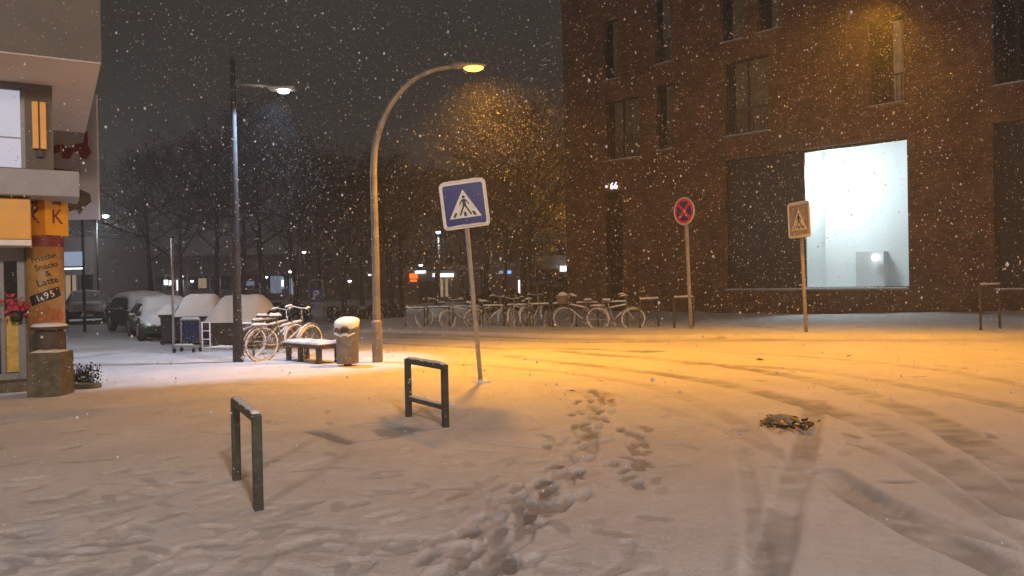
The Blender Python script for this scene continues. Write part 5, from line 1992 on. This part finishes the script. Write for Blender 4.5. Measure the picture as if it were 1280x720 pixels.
# ------------------------------------------------------------------ falling snow
flake_m, fnt, fb_ = new_mat('snowflake')
fb_.inputs['Base Color'].default_value = (.8, .82, .85, 1)
ftr = fnt.nodes.new('ShaderNodeBsdfTranslucent')
ftr.inputs[0].default_value = (.85, .86, .9, 1)
ftt = fnt.nodes.new('ShaderNodeBsdfTransparent')
fmx = fnt.nodes.new('ShaderNodeMixShader')
fmx.inputs[0].default_value = .5
fnt.links.new(fb_.outputs[0], fmx.inputs[1])
fnt.links.new(ftr.outputs[0], fmx.inputs[2])
fm2 = fnt.nodes.new('ShaderNodeMixShader')
fm2.inputs[0].default_value = .12
fnt.links.new(fmx.outputs[0], fm2.inputs[1])
fnt.links.new(ftt.outputs[0], fm2.inputs[2])
fnt.links.new(fm2.outputs[0], fnt.nodes['Material Output'].inputs[0])


def flakes():
    pts, rad = [], []
    n = 52000
    Y = 1.6 + 27 * rng.random(n * 2) ** .75
    X = (rng.random(n * 2) - .5) * 1.55 * Y
    Z = rng.random(n * 2) * 11.5
    keep = np.abs(Z - CAM_H) < .42 * Y + .3
    Xk, Yk, Zk = X[keep][:n], Y[keep][:n], Z[keep][:n]
    pts.append(np.stack([Xk, Yk, Zk], 1))
    rad.append((.003 + .004 * rng.random(len(Xk)) + .009 * rng.random(len(Xk)) ** 9) * np.clip(Yk / 10, .35, 1))
    q = np.stack([(rng.random(420) - .5) * 5, 2.3 + 4 * rng.random(420), .3 + 3.6 * rng.random(420)], 1)
    pts.append(q)
    rad.append(.003 + .004 * rng.random(420))
    for c, k, s_ in ((hp1, 1500, .62), (Vector(h2), 2200, 1.1), (ledp, 420, .6)):
        q = rng.normal(0, s_, (k, 3)) * np.array([1.0, 1.0, .8]) + np.array([c.x + .5, c.y, c.z - .9])
        pts.append(q)
        rad.append(.0028 + .0045 * rng.random(k) ** 2)
    p = np.concatenate(pts)
    r_ = np.concatenate(rad)
    dw = (p[:, 0] - WP.x) * WN.x + (p[:, 1] - WP.y) * WN.y
    # nothing inside the buildings
    fo = (p[:, 0] - wc.x) * FO.x + (p[:, 1] - wc.y) * FO.y
    fr = (p[:, 0] - wc.x) * FR.x + (p[:, 1] - wc.y) * FR.y
    shop = (fo < 1.8) & (fr < 2.0)
    dist = np.linalg.norm(p - np.array(EYE), axis=1)
    ok = (dw > .15) & ~shop & (dist > 2.2) & (p[:, 2] > .05)
    p, r_ = p[ok], r_[ok]
    base = np.array([(1, 0, 0), (-1, 0, 0), (0, 1, 0), (0, -1, 0), (0, 0, 1), (0, 0, -1)], float)
    k = len(p)
    jit = 1 + .5 * (rng.random((k, 6, 1)) - .5)
    v = p[:, None, :] + base[None] * r_[:, None, None] * jit * np.array([1.0, 1, 1.35])
    tri = np.array([(0, 2, 4), (2, 1, 4), (1, 3, 4), (3, 0, 4), (2, 0, 5), (1, 2, 5), (3, 1, 5), (0, 3, 5)])
    f = (np.arange(k)[:, None, None] * 6 + tri[None]).reshape(-1, 3)
    me = bpy.data.meshes.new('falling_snow')
    me.vertices.add(k * 6)
    me.vertices.foreach_set('co', v.reshape(-1).astype(np.float32))
    me.loops.add(f.size)
    me.loops.foreach_set('vertex_index', f.ravel().astype(np.int32))
    me.polygons.add(len(f))
    me.polygons.foreach_set('loop_start', (np.arange(len(f)) * 3).astype(np.int32))
    me.polygons.foreach_set('use_smooth', np.ones(len(f), bool))
    me.update(calc_edges=True)
    me.materials.append(flake_m)
    o = bpy.data.objects.new('falling_snow', me)
    col.objects.link(o)
    tag(o, kind='stuff')


flakes()

# ------------------------------------------------------------------ light
POW = 1.0
spot('sodium_light', hp1, hp1 + Vector((1.2, -.35, -5.2)), SOD, 2300 * POW, 130, .85, (1.6, 1, 1), .2)
h2l = Vector(h2) + Vector((0, 0, -.25))
spot('sodium_light', h2l, h2l + Vector((-2.2, -.25, -6.5)), SOD, 2700 * POW, 132, .8, (1.45, 1, 1), .2)
spot('white_street_light', ledp, ledp + Vector((-2.2, -.35, -5.5)), (.55, .72, 1), 1000, 72, .4, (2.0, 1, 1), .1)
# unseen lamps added behind the camera to light foreground, cars and brick wall
spot('unseen_light_behind', (-6, -18, 9), (-9.5, 17, 1), (1, .80, .66), 8600, 46, .7, (1, 1, 1), .9)
point('unseen_light_behind', (3, -5, 7), (1, .83, .78), 3100, .5)
point('unseen_light_behind', (8, -17, 9), (1, .57, .30), 3100, .9)
point('shop_light', wc - FR * 1.0 - FO * 1.2 + Vector((0, 0, 2.2)), (1, .9, .8), 22, .2)
yl = P(735, 300, 42)
point('yellow_street_light', (yl.x + .3, 40.5, 5.6), (1, .6, .12), 230, .2)
p9 = P(548, 291, 44)
point('park_light', (p9.x, 43.9, p9.z - .35), (.85, .92, 1), 160, .1)
p10 = P(132, 271, 42)
point('park_light', (p10.x, 41.9, p10.z - .4), (.85, .92, 1), 320, .1)
point('added_side_light', (-11.2, 19.2, 4.9), (.88, .91, 1), 400, .25)  # unseen lamp, added to brighten the parked cars and refuse containers
lr = WP + WD * u3 - WN * 1.9 + Vector((0, 0, z3 - .3))
point('room_light', lr, (.90, 1, .98), 600, .45)

world = bpy.data.worlds.new('World')
scene.world = world
world.use_nodes = True
nt = world.node_tree
bg = nt.nodes['Background']
tc = nt.nodes.new('ShaderNodeTexCoord')
n = nt.nodes.new('ShaderNodeTexNoise')
n.inputs['Scale'].default_value = 2.2
n.inputs['Detail'].default_value = 3
nt.links.new(tc.outputs['Generated'], n.inputs['Vector'])
rp_ = ramp(nt, n.outputs['Fac'], [(.3, (.0235, .0225, .0205)), (.7, (.035, .0325, .0285))])
nt.links.new(rp_.outputs['Color'], bg.inputs['Color'])
bg.inputs['Strength'].default_value = 1.0

# haze: the snowy air
HAZE = .0029
hb = MB().box((0, 50, 10.4), (260, 150, 24.0))
m = bpy.data.materials.new('snowy_air')
m.use_nodes = True
nt = m.node_tree
nt.nodes.remove(nt.nodes['Principled BSDF'])
pv = nt.nodes.new('ShaderNodeVolumePrincipled')
pv.inputs['Color'].default_value = (.92, .92, .92, 1)
pv.inputs['Density'].default_value = HAZE
pv.inputs['Anisotropy'].default_value = .3
nt.links.new(pv.outputs[0], nt.nodes['Material Output'].inputs['Volume'])
tag(hb.build('haze', m), kind='stuff')

# ------------------------------------------------------------------ render settings
scene.view_settings.view_transform = 'Standard'
scene.view_settings.look = 'None'
scene.view_settings.exposure = 0
scene.view_settings.gamma = 1
scene.render.engine = 'CYCLES'
cy = scene.cycles
cy.use_denoising = True
cy.denoiser = 'OPENIMAGEDENOISE'
cy.max_bounces = 6
cy.diffuse_bounces = 3
cy.glossy_bounces = 3
cy.transparent_max_bounces = 12
cy.volume_bounces = 1
cy.sample_clamp_indirect = 3
cy.sample_clamp_direct = 12
cy.caustics_reflective = False
cy.caustics_refractive = False
